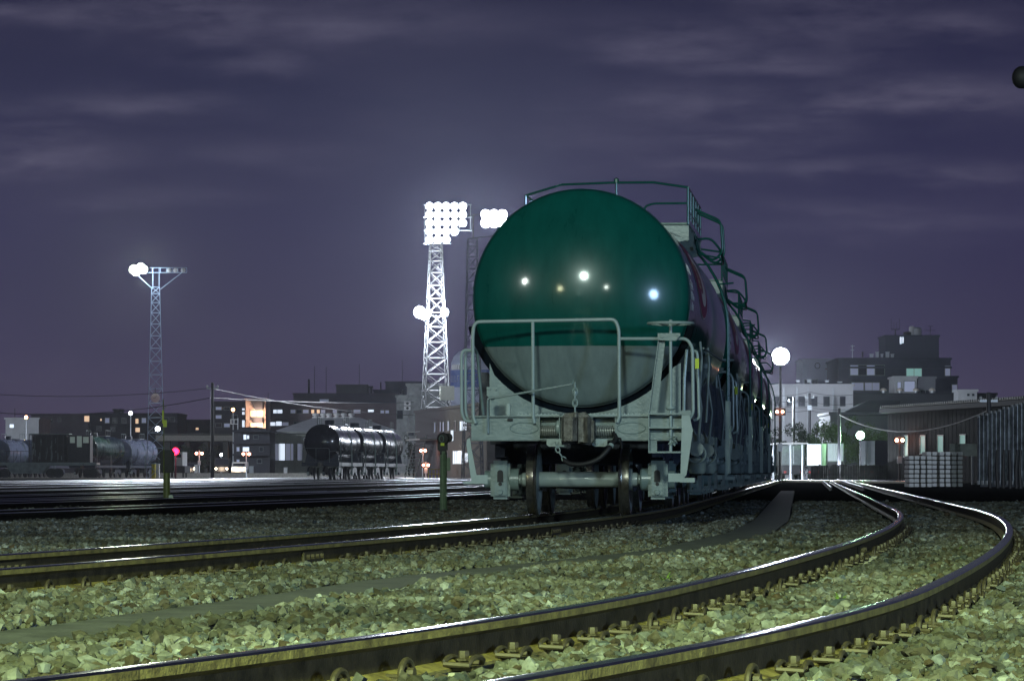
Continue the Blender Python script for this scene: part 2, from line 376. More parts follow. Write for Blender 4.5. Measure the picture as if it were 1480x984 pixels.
# stones
def rock_variants(n=14):
    out = []
    for k in range(n):
        bm = bmesh.new(); bmesh.ops.create_icosphere(bm, subdivisions=1, radius=1)
        sc = rs.uniform(.6,1.25,3)*np.array([1,1,.75])
        for v in bm.verts:
            f = rs.uniform(.72,1.18); v.co = Vector((v.co.x*sc[0]*f, v.co.y*sc[1]*f, v.co.z*sc[2]*f))
        # chop a couple of planes for flat faces
        for _ in range(5):
            d = Vector(rs.normal(size=3)).normalized(); lim = rs.uniform(.30,.62)
            for v in bm.verts:
                q = v.co.dot(d)
                if q > lim: v.co -= d*(q-lim)
        bm.verts.index_update(); bm.faces.index_update()
        out.append((np.array([v.co[:] for v in bm.verts]), np.array([[v.index for v in f.verts] for f in bm.faces]))); bm.free()
    return out
ROCKS = rock_variants()
def rock_mat():
    m = bpy.data.materials.new('ballast_stone'); m.use_nodes = True; t = m.node_tree; b = t.nodes['Principled BSDF']
    g = t.nodes.new('ShaderNodeNewGeometry'); r = t.nodes.new('ShaderNodeValToRGB'); r.color_ramp.interpolation = 'LINEAR'
    els = [(0,(.035,.036,.032)),(.16,(.17,.18,.155)),(.30,(.07,.048,.026)),(.42,(.24,.255,.24)),(.55,(.10,.095,.065)),(.66,(.045,.032,.018)),(.76,(.32,.34,.33)),(.86,(.055,.075,.095)),(1,(.15,.145,.11))]
    r.color_ramp.elements[0].color = (*els[0][1],1); r.color_ramp.elements[1].color = (*els[-1][1],1)
    for p, c in els[1:-1]: x = r.color_ramp.elements.new(p); x.color = (*c,1)
    t.links.new(g.outputs['Random Per Island'], r.inputs[0])
    tcn = t.nodes.new('ShaderNodeTexCoord'); n = t.nodes.new('ShaderNodeTexNoise'); n.inputs['Scale'].default_value = 45; n.inputs['Detail'].default_value = 5
    t.links.new(tcn.outputs['Object'], n.inputs['Vector'])
    nb = t.nodes.new('ShaderNodeTexNoise'); nb.inputs['Scale'].default_value = .9; nb.inputs['Detail'].default_value = 3; t.links.new(tcn.outputs['Object'], nb.inputs['Vector'])
    mul = t.nodes.new('ShaderNodeMixRGB'); mul.blend_type = 'MULTIPLY'; mul.inputs[0].default_value = 1
    mr = t.nodes.new('ShaderNodeMapRange'); mr.inputs['From Min'].default_value = .3; mr.inputs['From Max'].default_value = .7; mr.inputs['To Min'].default_value = .55; mr.inputs['To Max'].default_value = 1.25
    t.links.new(n.outputs['Fac'], mr.inputs[0]); t.links.new(r.outputs[0], mul.inputs[1]); t.links.new(mr.outputs[0], mul.inputs[2])
    mix = t.nodes.new('ShaderNodeMixRGB'); mix.inputs[2].default_value = (.065,.062,.036,1)
    mr2 = t.nodes.new('ShaderNodeMapRange'); mr2.inputs['From Min'].default_value = .4; mr2.inputs['From Max'].default_value = .7; mr2.inputs['To Max'].default_value = .75
    t.links.new(nb.outputs['Fac'], mr2.inputs[0]); t.links.new(mr2.outputs[0], mix.inputs[0]); t.links.new(mul.outputs[0], mix.inputs[1])
    npz = t.nodes.new('ShaderNodeTexNoise'); npz.inputs['Scale'].default_value = .55; npz.inputs['Detail'].default_value = 6; npz.inputs['Roughness'].default_value = .6; t.links.new(tcn.outputs['Object'], npz.inputs['Vector'])
    mrp = t.nodes.new('ShaderNodeMapRange'); mrp.inputs['From Min'].default_value = .36; mrp.inputs['From Max'].default_value = .6; mrp.inputs['To Min'].default_value = .38; mrp.inputs['To Max'].default_value = 1.15; t.links.new(npz.outputs['Fac'], mrp.inputs[0])
    ml2 = t.nodes.new('ShaderNodeMixRGB'); ml2.blend_type = 'MULTIPLY'; ml2.inputs[0].default_value = 1; t.links.new(mix.outputs[0], ml2.inputs[1]); t.links.new(mrp.outputs[0], ml2.inputs[2])
    t.links.new(ml2.outputs[0], b.inputs['Base Color']); b.inputs['Roughness'].default_value = .8; b.inputs['Specular IOR Level'].default_value = .3
    bp = t.nodes.new('ShaderNodeBump'); bp.inputs['Strength'].default_value = .4; bp.inputs['Distance'].default_value = .006
    t.links.new(n.outputs['Fac'], bp.inputs['Height']); t.links.new(bp.outputs[0], b.inputs['Normal'])
    return m
RM = rock_mat()
def scatter(name, z0, z1, dens, r0, r1, zoff, hw):
    # area-uniform positions in a widening wedge
    ys = []; xs = []
    cells = np.arange(z0, z1, .5)
    for c in cells:
        w = hw(c); nn = int(2*w*.5*dens)
        ys.append(rs.uniform(c, c+.5, nn)); xs.append(rs.uniform(-w, w, nn))
    x = np.concatenate(xs); y = np.concatenate(ys)
    sx = np.interp(y, [p[0] for p in STRIP_PTS], [p[1] for p in STRIP_PTS])
    Zs = np.arange(4, 90, .5)
    c1 = np.interp(y, Zs, [C1(q) for q in Zs]); c2 = np.interp(y, Zs, [C2(q) for q in Zs])
    h1 = np.gradient([C1(q) for q in Zs], .5); h1 = 1/np.sqrt(1+np.interp(y, Zs, h1)**2)
    h2g = np.gradient([C2(q) for q in Zs], .5); h2 = 1/np.sqrt(1+np.interp(y, Zs, h2g)**2)
    d1 = np.abs((x-c1)*h1); d2 = np.abs((x-c2)*h2); ds = np.abs(x-sx)*h1
    e1 = np.where(y > 14.5, np.abs(d1-GAUGE), 9); e2 = np.abs(d2-GAUGE)
    hgt = zoff+0*x
    # shoulders: slightly lower between the tracks, lower beside rail foot
    yy = rs.uniform(0,1,len(x))
    rr = r0+(r1-r0)*yy**2.1
    rail = np.minimum(e1, e2)
    keep = (ds > .25+rr*.5) & (rail > .085)
    # low stones right beside the foot & in front of clips
    low = np.clip((rail-.08)/.16, 0, 1)
    hgt = hgt-.035*(1-low)
    bulge = np.clip(1-np.abs(ds-.45)/.35, 0, 1)*.03
    hgt = hgt+bulge+rs.normal(0, .012, len(x))+.018*np.sin(x*2.1+y*.7)*np.cos(y*1.3-x)
    left = (x < c1-1.35) & (y > 12); hgt = np.where(left, hgt+.03, hgt)
    x, y, rr, hgt = x[keep], y[keep], rr[keep], hgt[keep]
    nn = len(x); var = rs.randint(0, len(ROCKS), nn); V = []; Fc = []; off = 0
    for k, (rv, rf) in enumerate(ROCKS):
        idx = np.where(var == k)[0]; m_ = len(idx)
        if not m_: continue
        a = rs.uniform(0, 2*np.pi, m_); ca, sa = np.cos(a), np.sin(a)
        tl = rs.uniform(-.6,.6,m_); ct, st = np.cos(tl), np.sin(tl)
        v = rv[None,:,:]*rr[idx][:,None,None]
        X0 = v[:,:,0]; Y0 = v[:,:,1]*ct[:,None]-v[:,:,2]*st[:,None]; Z0 = v[:,:,1]*st[:,None]+v[:,:,2]*ct[:,None]
        X1 = X0*ca[:,None]-Y0*sa[:,None]+x[idx][:,None]; Y1 = X0*sa[:,None]+Y0*ca[:,None]+y[idx][:,None]; Z1_ = Z0+hgt[idx][:,None]
        V.append(np.stack([X1,Y1,Z1_],-1).reshape(-1,3)); nv = rv.shape[0]
        Fc.append((rf[None]+(np.arange(m_)*nv)[:,None,None]).reshape(-1,3)+off); off += m_*nv
    V = np.concatenate(V).astype(np.float32); Fc = np.concatenate(Fc).astype(np.int32)
    me = bpy.data.meshes.new(name); me.vertices.add(len(V)); me.vertices.foreach_set('co', V.ravel())
    me.loops.add(Fc.size); me.loops.foreach_set('vertex_index', Fc.ravel())
    me.polygons.add(len(Fc)); me.polygons.foreach_set('loop_start', np.arange(0, Fc.size, 3, dtype=np.int32))
    me.update(calc_edges=True); me.materials.append(RM); me.validate(); me.shade_flat()
    o = bpy.data.objects.new(name, me); COL.objects.link(o); return o
BALLAST = [scatter('ballast', 7.5, 24, 1050, .013, .056, -.148, lambda z: .165*z+.7),
           scatter('ballast', 24, 50, 360, .028, .052, -.155, lambda z: .165*z+.7),
           scatter('ballast', 50, 78, 90, .04, .075, -.175, lambda z: .16*z)]
for o, lb in zip(BALLAST, ('crushed grey and brown ballast stones around the foreground rails','ballast stones around the front of the green tank wagon','dim ballast stones beyond the front of the train')): tag(o, lb, 'ballast', kind='stuff')
# cable trough covers between the tracks
mb = MB(); vs = []; fs = []
zs = list(np.arange(8, 120, .5))
for i, z in enumerate(zs):
    x = STRIP(z); h = (STRIP(z+.3)-STRIP(z-.3))/.6; n = Vector((1,-h)).normalized(); zz = -.145+.003*math.sin(z*5)
    for s_, dz in ((-.19,-.06),(-.185,0),(.185,0),(.19,-.06)): vs.append((x+n.x*s_*1.25, z+n.y*s_*1.25, zz+dz+.02))
    if i: 
        for j in range(3): fs.append(((i-1)*4+j,(i-1)*4+j+1,i*4+j+1,i*4+j))
mb.add(vs, fs); mb.build('walkway', CONCD, smooth=0, kind='structure')
root = empty('cable_trough', (0,0,0)); tag(root, 'row of loose cable trough lids lying beside the dark walkway strip', 'cable trough')
for i in range(16):
    z = 33+i*1.7+random.uniform(-.3,.3); x = STRIP(z)+.62+random.uniform(-.04,.04)
    m2 = MB(); m2.box(-.12,.12,-.45,.45,-.02,.01,.008); o = m2.build('lid', CONCD, root); o.location = (x, z, -.125); o.rotation_euler = (random.uniform(-.02,.02),random.uniform(-.04,.04),-.12)

# a few weeds between the stones
WEED = mat('weed_leaf', (.10,.17,.03), .6, var=.3, scale=20)
for i, (x, y, lb) in enumerate(((1214,869,'small weed tuft between the two rails of the S-curved track'),(1383,796,'yellow green weed tuft inside the far bend of the right track'),(1262,775,'low weed tuft beside the inner rail at the sharp bend'),(962,838,'tiny weed tuft by the dark walkway strip'),(1392,842,'small weed tuft outside the right rail near the bend'))):
    Zw_ = (CAMH+.13)*F/(y-HOR); root = empty('weed', (XX(x,Zw_), Zw_, -.16)); tag(root, lb, 'weed'); mb = MB(); rw = random.Random(i+40); vs = []; fs = []
    for k in range(26):
        a = rw.uniform(0, 6.28); l_ = rw.uniform(.04,.10); tip = Vector((math.cos(a)*l_*.8, math.sin(a)*l_*.8, l_*rw.uniform(.4,1))); sd = Vector((-math.sin(a), math.cos(a), 0))*.007; md = tip*.5+Vector((0,0,.015)); n_ = len(vs)
        vs += [Vector((0,0,0))-sd*.4, Vector((0,0,0))+sd*.4, md+sd, tip, md-sd]; fs.append((n_,n_+1,n_+2,n_+3,n_+4))
    mb.add(vs, fs); mb.build('leaves', WEED, root, smooth=0)
# ---------------------------------------------------------------- main green tank wagon
W0 = (XX(832.5,41), 41.0, 0.0); YAW0 = .10
class Loc:
    def __init__(s, O, yaw): s.O = Vector(O); s.d = Vector((math.sin(yaw), math.cos(yaw), 0)); s.r = Vector((math.cos(yaw), -math.sin(yaw), 0))
    def at(s, x, y, u):
        dr = Vector(((x-740)/F, 1, -(y-HOR)/F)); c = Vector((0,0,CAMH))
        t = (u+(s.O-c).dot(s.d))/dr.dot(s.d); p = c+dr*t
        return ((p-s.O).dot(s.r), u, p.z)
L0 = Loc(W0, YAW0)
def Z1(zx, zy, u=0.): return L0.at(zx/3.076+640, zy/3.076+440, u)
def PXL(x, y, u=0.): return L0.at(x, y, u)

def tank_paint(name, upper, lower, split, coat=.7, rough=.28):
    m = bpy.data.materials.new(name); m.use_nodes = True; t = m.node_tree; b = t.nodes['Principled BSDF']
    tcn = t.nodes.new('ShaderNodeTexCoord'); sx = t.nodes.new('ShaderNodeSeparateXYZ'); t.links.new(tcn.outputs['Object'], sx.inputs[0])
    gt = t.nodes.new('ShaderNodeMath'); gt.operation = 'GREATER_THAN'; gt.inputs[1].default_value = split; t.links.new(sx.outputs['Z'], gt.inputs[0])
    n = t.nodes.new('ShaderNodeTexNoise'); n.inputs['Scale'].default_value = 2.2; n.inputs['Detail'].default_value = 7; n.inputs['Roughness'].default_value = .7
    mp = t.nodes.new('ShaderNodeMapping'); mp.inputs['Scale'].default_value = (2.5,2.5,.6); t.links.new(tcn.outputs['Object'], mp.inputs[0]); t.links.new(mp.outputs[0], n.inputs['Vector'])
    mx = t.nodes.new('ShaderNodeMixRGB'); mx.inputs[1].default_value = (*lower,1); mx.inputs[2].default_value = (*upper,1); t.links.new(gt.outputs[0], mx.inputs[0])
    mr = t.nodes.new('ShaderNodeMapRange'); mr.inputs['From Min'].default_value = .3; mr.inputs['From Max'].default_value = .7; mr.inputs['To Min'].default_value = .78; mr.inputs['To Max'].default_value = 1.1; t.links.new(n.outputs['Fac'], mr.inputs[0])
    ml = t.nodes.new('ShaderNodeMixRGB'); ml.blend_type = 'MULTIPLY'; ml.inputs[0].default_value = 1; t.links.new(mx.outputs[0], ml.inputs[1]); t.links.new(mr.outputs[0], ml.inputs[2])
    t.links.new(ml.outputs[0], b.inputs['Base Color'])
    rr = t.nodes.new('ShaderNodeMapRange'); rr.inputs['To Min'].default_value = rough*.8; rr.inputs['To Max'].default_value = rough*1.3; t.links.new(n.outputs['Fac'], rr.inputs[0]); t.links.new(rr.outputs[0], b.inputs['Roughness'])
    b.inputs['Coat Weight'].default_value = coat; b.inputs['Coat Roughness'].default_value = .10; b.inputs['Specular IOR Level'].default_value = .22
    return m
TGREEN = tank_paint('tank_green_over_grey', (.002,.082,.066), (.16,.205,.20), 2.03)
def tR(u, re=1.31, rm=1.43, ln=12.8):
    d = min(u, ln-u); t = min(1, max(0, (d-1.7)/2.2)); return re+(rm-re)*t*t*(3-2*t)
TOP = 3.93
def tank_mesh(re=1.31, rm=1.43, ln=12.8, top=TOP, knee=.78, bulge=.46, n=64):
    mb = MB(); rings = []
    rc = re*1.83; rk = re*.93; ap = knee-bulge; hd = [(ap+rc-math.sqrt(rc*rc-(rk*k/10)**2), max(.001, rk*k/10)) for k in range(11)]
    u0, r0 = hd[-1]; sl = rk/math.sqrt(rc*rc-rk*rk); c1 = (u0+sl*(re-r0)*.75, re-(re-r0)*.25); c2 = (knee-(knee-u0)*.45, re)
    for k in range(1, 7): t = k/6; hd.append(tuple((1-t)**3*p0+3*t*(1-t)**2*p1+3*t*t*(1-t)*p2+t**3*p3 for p0, p1, p2, p3 in zip((u0, r0), c1, c2, (knee, re))))
    for (u, r) in hd: rings.append((u, r, top-re))
    for u in np.linspace(knee+.15, ln-knee-.15, 26): r = tR(u, re, rm, ln); rings.append((u, r, top-r))
    for (u, r) in hd[::-1]: rings.append((ln-u, r, top-re))
    vs = []; fs = []
    for (u, r, cz) in rings:
        for i in range(n): a = 2*math.pi*i/n; vs.append((r*math.cos(a), u, cz+r*math.sin(a)))
    for j in range(len(rings)-1):
        for i in range(n): fs.append((j*n+i, j*n+(i+1) % n, (j+1)*n+(i+1) % n, (j+1)*n+i))
    return mb.add(vs, fs)
def text_part(txt, size, mat_, parent, name, loc, rot, ext=.001):
    cu = bpy.data.curves.new(name, 'FONT'); cu.body = txt; cu.size = size; cu.extrude = ext; cu.align_x = 'CENTER'; cu.align_y = 'CENTER'; cu.resolution_u = 2
    o = bpy.data.objects.new(name, cu); COL.objects.link(o); bpy.context.view_layer.update()
    me = bpy.data.meshes.new_from_object(o.evaluated_get(bpy.context.evaluated_depsgraph_get())); bpy.data.objects.remove(o)
    me.name = name; me.materials.clear(); me.materials.append(mat_)
    o = bpy.data.objects.new(name, me); COL.objects.link(o); o.parent = parent; o.location = loc; o.rotation_euler = rot; return o
def wheelset(parent, u, off=0.):
    mb = MB(); mb.lathe([(0,-.97),(.06,-.97),(.06,-.72),(.085,-.70),(.085,-.62),(.095,-.60),(.095,.60),(.085,.62),(.085,.70),(.06,.72),(.06,.97),(0,.97)], (off,u,.43), 'x', 28)
    mb.build('axle', AXLE, parent)
    for s in (-1, 1):
        mb = MB()
        prof = [(.09,.495),(.12,.50),(.20,.53),(.34,.53),(.375,.497),(.43,.495),(.452,.505),(.458,.515),(.452,.525),(.436,.533),(.431,.545),(.428,.60),(.424,.622),(.375,.625),(.34,.60),(.20,.585),(.14,.60),(.13,.64),(.09,.645)]
        mb.lathe([(r, s*h) for r, h in prof], (off,u,.43), 'x', 56)
        mb.m = [1 if 5 <= (i//56) <= 12 else 0 for i in range(len(mb.f))]
        mb.build('wheel', [WHEELP, TYRE], parent, smooth=40)
def axle_box(parent, u, s, off=0.):
    mb = MB(); x0, x1 = (.83, 1.08)
    def q(a, b): return (off+min(s*a, s*b), off+max(s*a, s*b))
    a, b = q(.84, 1.08)
    mb.box(a, b, u-.16, u+.16, .19, .66, .035)           # box body
    a, b = q(.875, 1.035); mb.box(a, b, u-.19, u-.155, .23, .61, .03)
    a, b = q(.74, .87); mb.lathe([(.0,a),(.12,a),(.14,a+.02),(.14,b),(0,b)], (0,u,.43), 'x', 20)
    a, b = q(1.08, 1.16); mb.lathe([(.0,a),(.11,a),(.11,b),(0,b)], (0,u,.43), 'x', 20)
    o = mb.build('axle_box', GREY, parent)
    mb = MB(); c = off+s*.955
    mb.box(c-.035, c+.035, u-.197, u-.189, .30, .50, .01); mb.lathe([(0,u-.2),(.036,u-.2),(.036,u-.17),(0,u-.17)], (c,0,.51), 'y', 14)
    mb.lathe([(0,u-.201),(.02,u-.201),(.02,u-.17),(0,u-.17)], (c,0,.375), 'y', 12)
    return o, mb
def bogie(parent, u0, det=True, off=0., darkm=UNDER):
    bg_ = empty('bogie'); bg_.parent = parent; tops = []
    for du in (0., 1.85):
        u = u0+du; wheelset(bg_, u, off)
        if det:
            for s in (-1, 1):
                axle_box(bg_, u, s, off)
                mb = MB(); c = off+s*.955; mb.lathe([(0,u-.203),(.036,u-.203),(.036,u-.188),(0,u-.188)], (c,0,.51), 'y', 14); mb.lathe([(0,u-.203),(.022,u-.203),(.022,u-.188),(0,u-.188)], (c,0,.375), 'y', 12)
                mb.box(c-.036, c+.036, u-.2032, u-.1895, .40, .50)
                mb.build('cover_slot', BLACK, bg_)
                mb = MB(); mb.lathe([(0,u-.212),(.03,u-.212),(.034,u-.205),(.034,u-.185),(0,u-.185)], (c,0,.275), 'y', 8); mb.build('cover_bolt', GREY, bg_)
                mb = MB(); mb.tube([(off+s*(.955)+.07*math.cos(t), u+.07*math.sin(t), .68+.12*t/25) for t in np.linspace(0, 25, 80)], .014, 6); mb.build('coil_spring', UNDER, bg_)
    for s in (-1, 1):
        mb = MB(); x = off+s*.955
        mb.prism([(u0-.25,.70),(u0-.2,.86),(u0+.5,.88),(u0+.65,.98),(u0+1.2,.98),(u0+1.35,.88),(u0+2.05,.86),(u0+2.1,.70),(u0+1.4,.68),(u0+1.25,.5),(u0+.6,.5),(u0+.45,.68)], x-.06, x+.06, 'x')
        for du in (.55, 1.3):
            mb.box(x-.07, x+.07, u0+du-.08, u0+du+.08, .3, .52)
        mb.build('side_frame', darkm, bg_, smooth=20)
    mb = MB(); mb.box(off-1.0, off+1.0, u0+.7, u0+1.15, .62, .88, .03); mb.build('bolster', darkm, bg_)
    for du, dd in ((.52, .5), (1.37, 1.35)):
        mb = MB()
        for s in (-1, 1):
            mb.box(off+s*.56-.05, off+s*.56+.05, u0+du-.03, u0+du+.04, .28, .60, .02)
            mb.tube([(off+s*.56, u0+du, .6), (off+s*.56, u0+du+.1, .86)], .018)
        mb.tube([(off-.62,u0+dd,.36),(off,u0+dd+.08,.33),(off+.62,u0+dd,.36)], .025)
        mb.build('brake_beam', darkm, bg_)
    return bg_

def grey_wagon():
    root = empty('tank_wagon', W0, -YAW0)
    tank = tank_mesh().build('tank', TGREEN, root, smooth=40)
    # weld seam / end ring
    mb = MB(); mb.lathe([(1.312,.77),(1.318,.775),(1.318,.80),(1.312,.805)], (0,0,TOP-1.31), 'y', 64); mb.build('ring_seam', TGREEN, tank)
    # emblem on the right side
    RED = mat('emblem_red', (.20,.012,.03), .35, var=.05); CRM = mat('emblem_cream', (.62,.55,.50), .4, var=.05); TAN = mat('emblem_tan', (.42,.30,.16), .4, var=.05)
    def skin(pts, d):
        mb = MB(); vs = []
        for (u, z) in pts:
            r = tR(u); cz = TOP-r; vs.append((math.sqrt(max(.01, r*r-(z-cz)**2))+d, u, z))
        return vs
    def patch(outline, d, m_, nm):
        cx = sum(p[0] for p in outline)/len(outline); cz = sum(p[1] for p in outline)/len(outline); mb = MB(); K = 5; pts = [(cx, cz)]
        for k in range(1, K+1):
            for (a, b) in outline: pts.append((cx+(a-cx)*k/K, cz+(b-cz)*k/K))
        n = len(outline); fs = [(0, 1+i, 1+(i+1) % n) for i in range(n)]
        for k in range(K-1):
            for i in range(n): fs.append((1+k*n+i, 1+k*n+(i+1) % n, 1+(k+1)*n+(i+1) % n, 1+(k+1)*n+i))
        mb.add(skin(pts, d), fs); return mb.build(nm, m_, emb)
    emb = empty('emblem'); emb.parent = root
    cu, cz = 2.95, 2.95; circ = lambda r, n=40, sx=1: [(cu+r*sx*math.cos(2*math.pi*i/n), cz+r*math.sin(2*math.pi*i/n)) for i in range(n)]
    patch(circ(.50), .003, CRM, 'emblem_rim'); patch(circ(.485), .005, RED, 'emblem_disc')
    cres = [(cu+.05+.30*math.cos(a), cz+.34*math.sin(a)) for a in np.linspace(-2.2, 1.9, 24)]+[(cu+.16*math.cos(a)-.02, cz+.02+.22*math.sin(a)) for a in np.linspace(1.9, -2.2, 18)]
    mb = MB(); o24 = skin([(cu+.05+.30*math.cos(a), cz+.34*math.sin(a)) for a in np.linspace(-2.2, 1.9, 24)], .007); i24 = skin([(cu-.02+.17*math.cos(a), cz+.02+.2*math.sin(a)) for a in np.linspace(-2.2, 1.9, 24)], .007)
    mb.add(o24+i24, [(i, i+1, 25+i, 24+i) for i in range(23)]); mb.build('emblem_crescent', CRM, emb)
    patch([(cu-.22, cz+.22),(cu-.05, cz+.22),(cu-.02, cz-.02),(cu-.05, cz-.12),(cu-.22, cz-.12)], .009, TAN, 'emblem_bar')
    for k in range(4):
        zz = cz+.17-.075*k; mb = MB(); mb.add(skin([(cu-.21, zz),(cu-.04, zz),(cu-.04, zz-.018),(cu-.21, zz-.018)], .012), [(0,1,2,3)]); mb.build('emblem_stroke', RED, emb)
    # lettering
    for txt, z, sz in (('ガソリン専用', 2.99, .115), ('荷重  45t', 2.79, .115), ('実容積 61.6m', 2.66, .105), ('自重 17.2t', 2.53, .10)):
        u = 1.45; r = tR(u)+.006; c = TOP-tR(u); a = math.asin((z-c)/r)
        text_part(txt, sz*1.15, WHITEP, tank, 'side_lettering', (r*math.cos(a), u, z), (R(90)-a, 0, R(90)))
    # headstock
    mb = MB()
    l = Z1(127,505)[0]; r_ = Z1(1098,505)[0]; zt = Z1(300,500)[2]; zb = Z1(300,601)[2]; HS = (l, r_, zb, zt)
    pl = Z1(430,500)[0]; pr = Z1(520,500)[0]; ql = Z1(665,500)[0]; qr = Z1(768,500)[0]
    mb.box(l, pl, -.012, .0, zb, zt); mb.box(qr, r_, -.012, .0, zb, zt)
    for s, (a, b) in ((0,(pl,pr)),(1,(ql,qr))):
        mb.box(a, b, .16, .17, zb+.02, zt); mb.box(a-.006, a+.006, -.03, .16, zb-.005, zt+.01); mb.box(b-.006, b+.006, -.03, .16, zb-.005, zt+.01)
        mb.box(a-.004, b+.004, -.028, .16, zb+.001, zb+.013)
    mb.box(pr, ql, .1, .12, zb, zt)
    mb.box(l-.01, r_+.02, -.06, .62, zt, zt+.014)   # top flange / end deck
    mb.box(l, r_, .0, .06, zb-.012, zb+.004)
    mb.build('headstock', GREY, root, smooth=0)
    # deck grip edge
    mb = MB()
    for (a, b) in ((330,520),(650,930)):
        xa = Z1(a,495)[0]; xb = Z1(b,495)[0]; mb.box(xa, xb, -.05, .3, zt+.016, zt+.03); k = xa+.02
        while k < xb: mb.lathe([(0,zt+.045),(.009,zt+.042),(.012,zt+.03)], (k,-.03,0), 'z', 6); k += .045
    mb.build('tread_plate', GREYL, root)
    # nameplates
    for zx in (362, 838):
        c = Z1(zx, 549, -.014); mb = MB(); n = 36
        ring = [(c[0]+.168*math.cos(2*math.pi*i/n), -.016, c[2]+.066*math.sin(2*math.pi*i/n)) for i in range(n)]
        mb.tube(ring, .006, 6, closed=True); o = mb.build('nameplate', GREY, root)
        text_part('JR', .05, GREYL, o, 'embossed_letters', (c[0], -.014, c[2]+.026), (R(90),0,0), .004)
        text_part('FREIGHT', .042, GREYL, o, 'embossed_letters', (c[0], -.014, c[2]-.02), (R(90),0,0), .004)
    # small black lugs under the flange
    for (a, b, c_) in ((288,312,505),(878,902,488)):
        p = Z1(a, c_); q = Z1(b, c_+13); mb = MB(); mb.box(p[0], q[0], -.045, -.013, q[2], p[2]-.005, .004); mb.build('lug', BLACK, root)
    # coupler springs
    for (a, b) in ((432, 512),(668, 762)):
        p = Z1(a, 562, .06); q = Z1(b, 562, .06); nT = 9; mb = MB()
        mb.tube([(p[0]+(q[0]-p[0])*t/(nT*2*math.pi), .06+.058*math.cos(t), p[2]+.058*math.sin(t)) for t in np.linspace(0, nT*2*math.pi, nT*16)], .0105, 6)
        mb.tube([(p[0]-.03,.06,p[2]),(q[0]+.03,.06,p[2])], .026, 10); mb.build('coil_spring', SPRING, root)
    for xx_ in (512,): 
        p = Z1(xx_, 545, .03); mb = MB(); mb.lathe([(0,-.03),(.05,-.03),(.085,-.01),(.085,.02),(0,.03)], p, 'x', 20); mb.build('spring_cap', GREYL, root)
    # coupler
    cp = empty('coupler'); cp.parent = root
    mb = MB(); P0 = lambda zx, zy: (Z1(zx,zy,-.42)[0], Z1(zx,zy,-.42)[2])
    body = [P0(524,500),P0(538,482),P0(628,478),P0(650,500),P0(668,520),P0(668,600),P0(648,624),P0(608,618),P0(530,612),P0(522,590)]
    mb.prism(body, -.30, -.02); mb.build('coupler_body', CASTING, cp, smooth=0)
    mb = MB()
    a = P0(528,492); b = P0(598,492); c = P0(598,610); zt2, zb2 = a[1], c[1]
    # knuckle: rounded upright block on the left, guard arm on the right
    kn = [(a[0]+.0, -.40), (a[0]+.03, -.47), (b[0]-.05, -.49), (b[0]+.0, -.44), (b[0]+.0,-.32), (a[0], -.30)]
    mb.prism([(x, y) for x, y in kn], zb2+.01, zt2-.02, 'z'); mb.build('knuckle', CASTING, cp, smooth=25)
    mb = MB(); c0 = P0(602,540)[0]; c1_ = P0(625,540)[0]; c2_ = P0(655,540)[0]
    mb.prism([(c1_,-.40),(c1_+.05,-.45),(c2_,-.40),(c2_,-.29),(c1_,-.29)], zb2-.01, zt2-.02, 'z')
    mb.box(c0, c1_, -.40, -.30, zb2+.0, zb2+.13); mb.box(c0, c1_+.003, -.395, -.30, zt2-.18, zt2-.04)
    mb.box(c0, c1_+.002, -.31, -.302, zb2+.12, zt2-.18)
    mb.build('guard_arm', CASTING, cp, smooth=25)
    mb = MB(); mb.lathe([(0,zt2+.05),(.02,zt2+.045),(.026,zt2),(.026,zt2-.06),(0,zt2-.06)], (Z1(590,490,-.36)[0],-.36,0), 'z', 12); mb.build('knuckle_pin', CASTING, cp)
    def chain(pts, r, parent, m_=GREYL):
        mb = MB(); Pp = [Vector(p) for p in pts]; tot = 0; k = 0
        for i in range(len(Pp)-1):
            seg = Pp[i+1]-Pp[i]; nn = max(1, round(seg.length/(r*2.6))); t = seg.normalized(); s1 = t.cross(Vector((0,1,0))).normalized(); s2 = t.cross(s1)
            for j in range(nn):
                c = Pp[i]+seg*((j+.5)/nn); sd = s1 if k % 2 else s2; k += 1
                mb.tube([c+t*(r*1.7*math.cos(a))+sd*(r*math.sin(a)) for a in np.linspace(0, 2*math.pi, 11)[:-1]], r*.32, 5, closed=True)
        return mb.build('chain', m_, parent)
    chain([Z1(588,350,-.36),Z1(588,475,-.36)], .028, cp)
    mb = MB(); mb.lathe([(0,.03),(.028,.02),(.03,-.02),(0,-.03)], Z1(588,392,-.36), 'z', 12); mb.build('lift_knob', GREY, cp)
    chain([Z1(500,615,-.1),Z1(515,655,-.14),Z1(548,700,-.1)], .024, cp)
    mb = MB()
    for (a, b) in ((462,528),(664,732)):
        p = Z1(a, 598, -.02); q = Z1(b, 631, -.02); mb.prism([(p[0],p[2]),(q[0],p[2]),(q[0],q[2]+.02),(q[0]-.03,q[2]),(p[0]+.03,q[2]),(p[0],q[2]+.02)], -.04, -.025)
        for f in (.3,.7): x = p[0]+(q[0]-p[0])*f; mb.lathe([(0,-.06),(.02,-.06),(.022,-.04),(0,-.04)], (x,0,(p[2]+q[2])/2), 'y', 6)
    mb.tube([Z1(500,628,-.1),Z1(550,629,-.1)], .012)
    mb.build('carrier_bracket', GREYL, cp)
    # uncoupling lever
    mb = MB(); mb.tube([Z1(200,572,-.07),Z1(200,425,-.07),Z1(206,416,-.07),Z1(240,413,-.08),Z1(400,385,-.22),Z1(575,354,-.36)], .014, 8)
    mb.tube([Z1(575,356,-.36),Z1(581,334,-.36),Z1(584,350,-.36),Z1(586,384,-.36)], .010, 6)
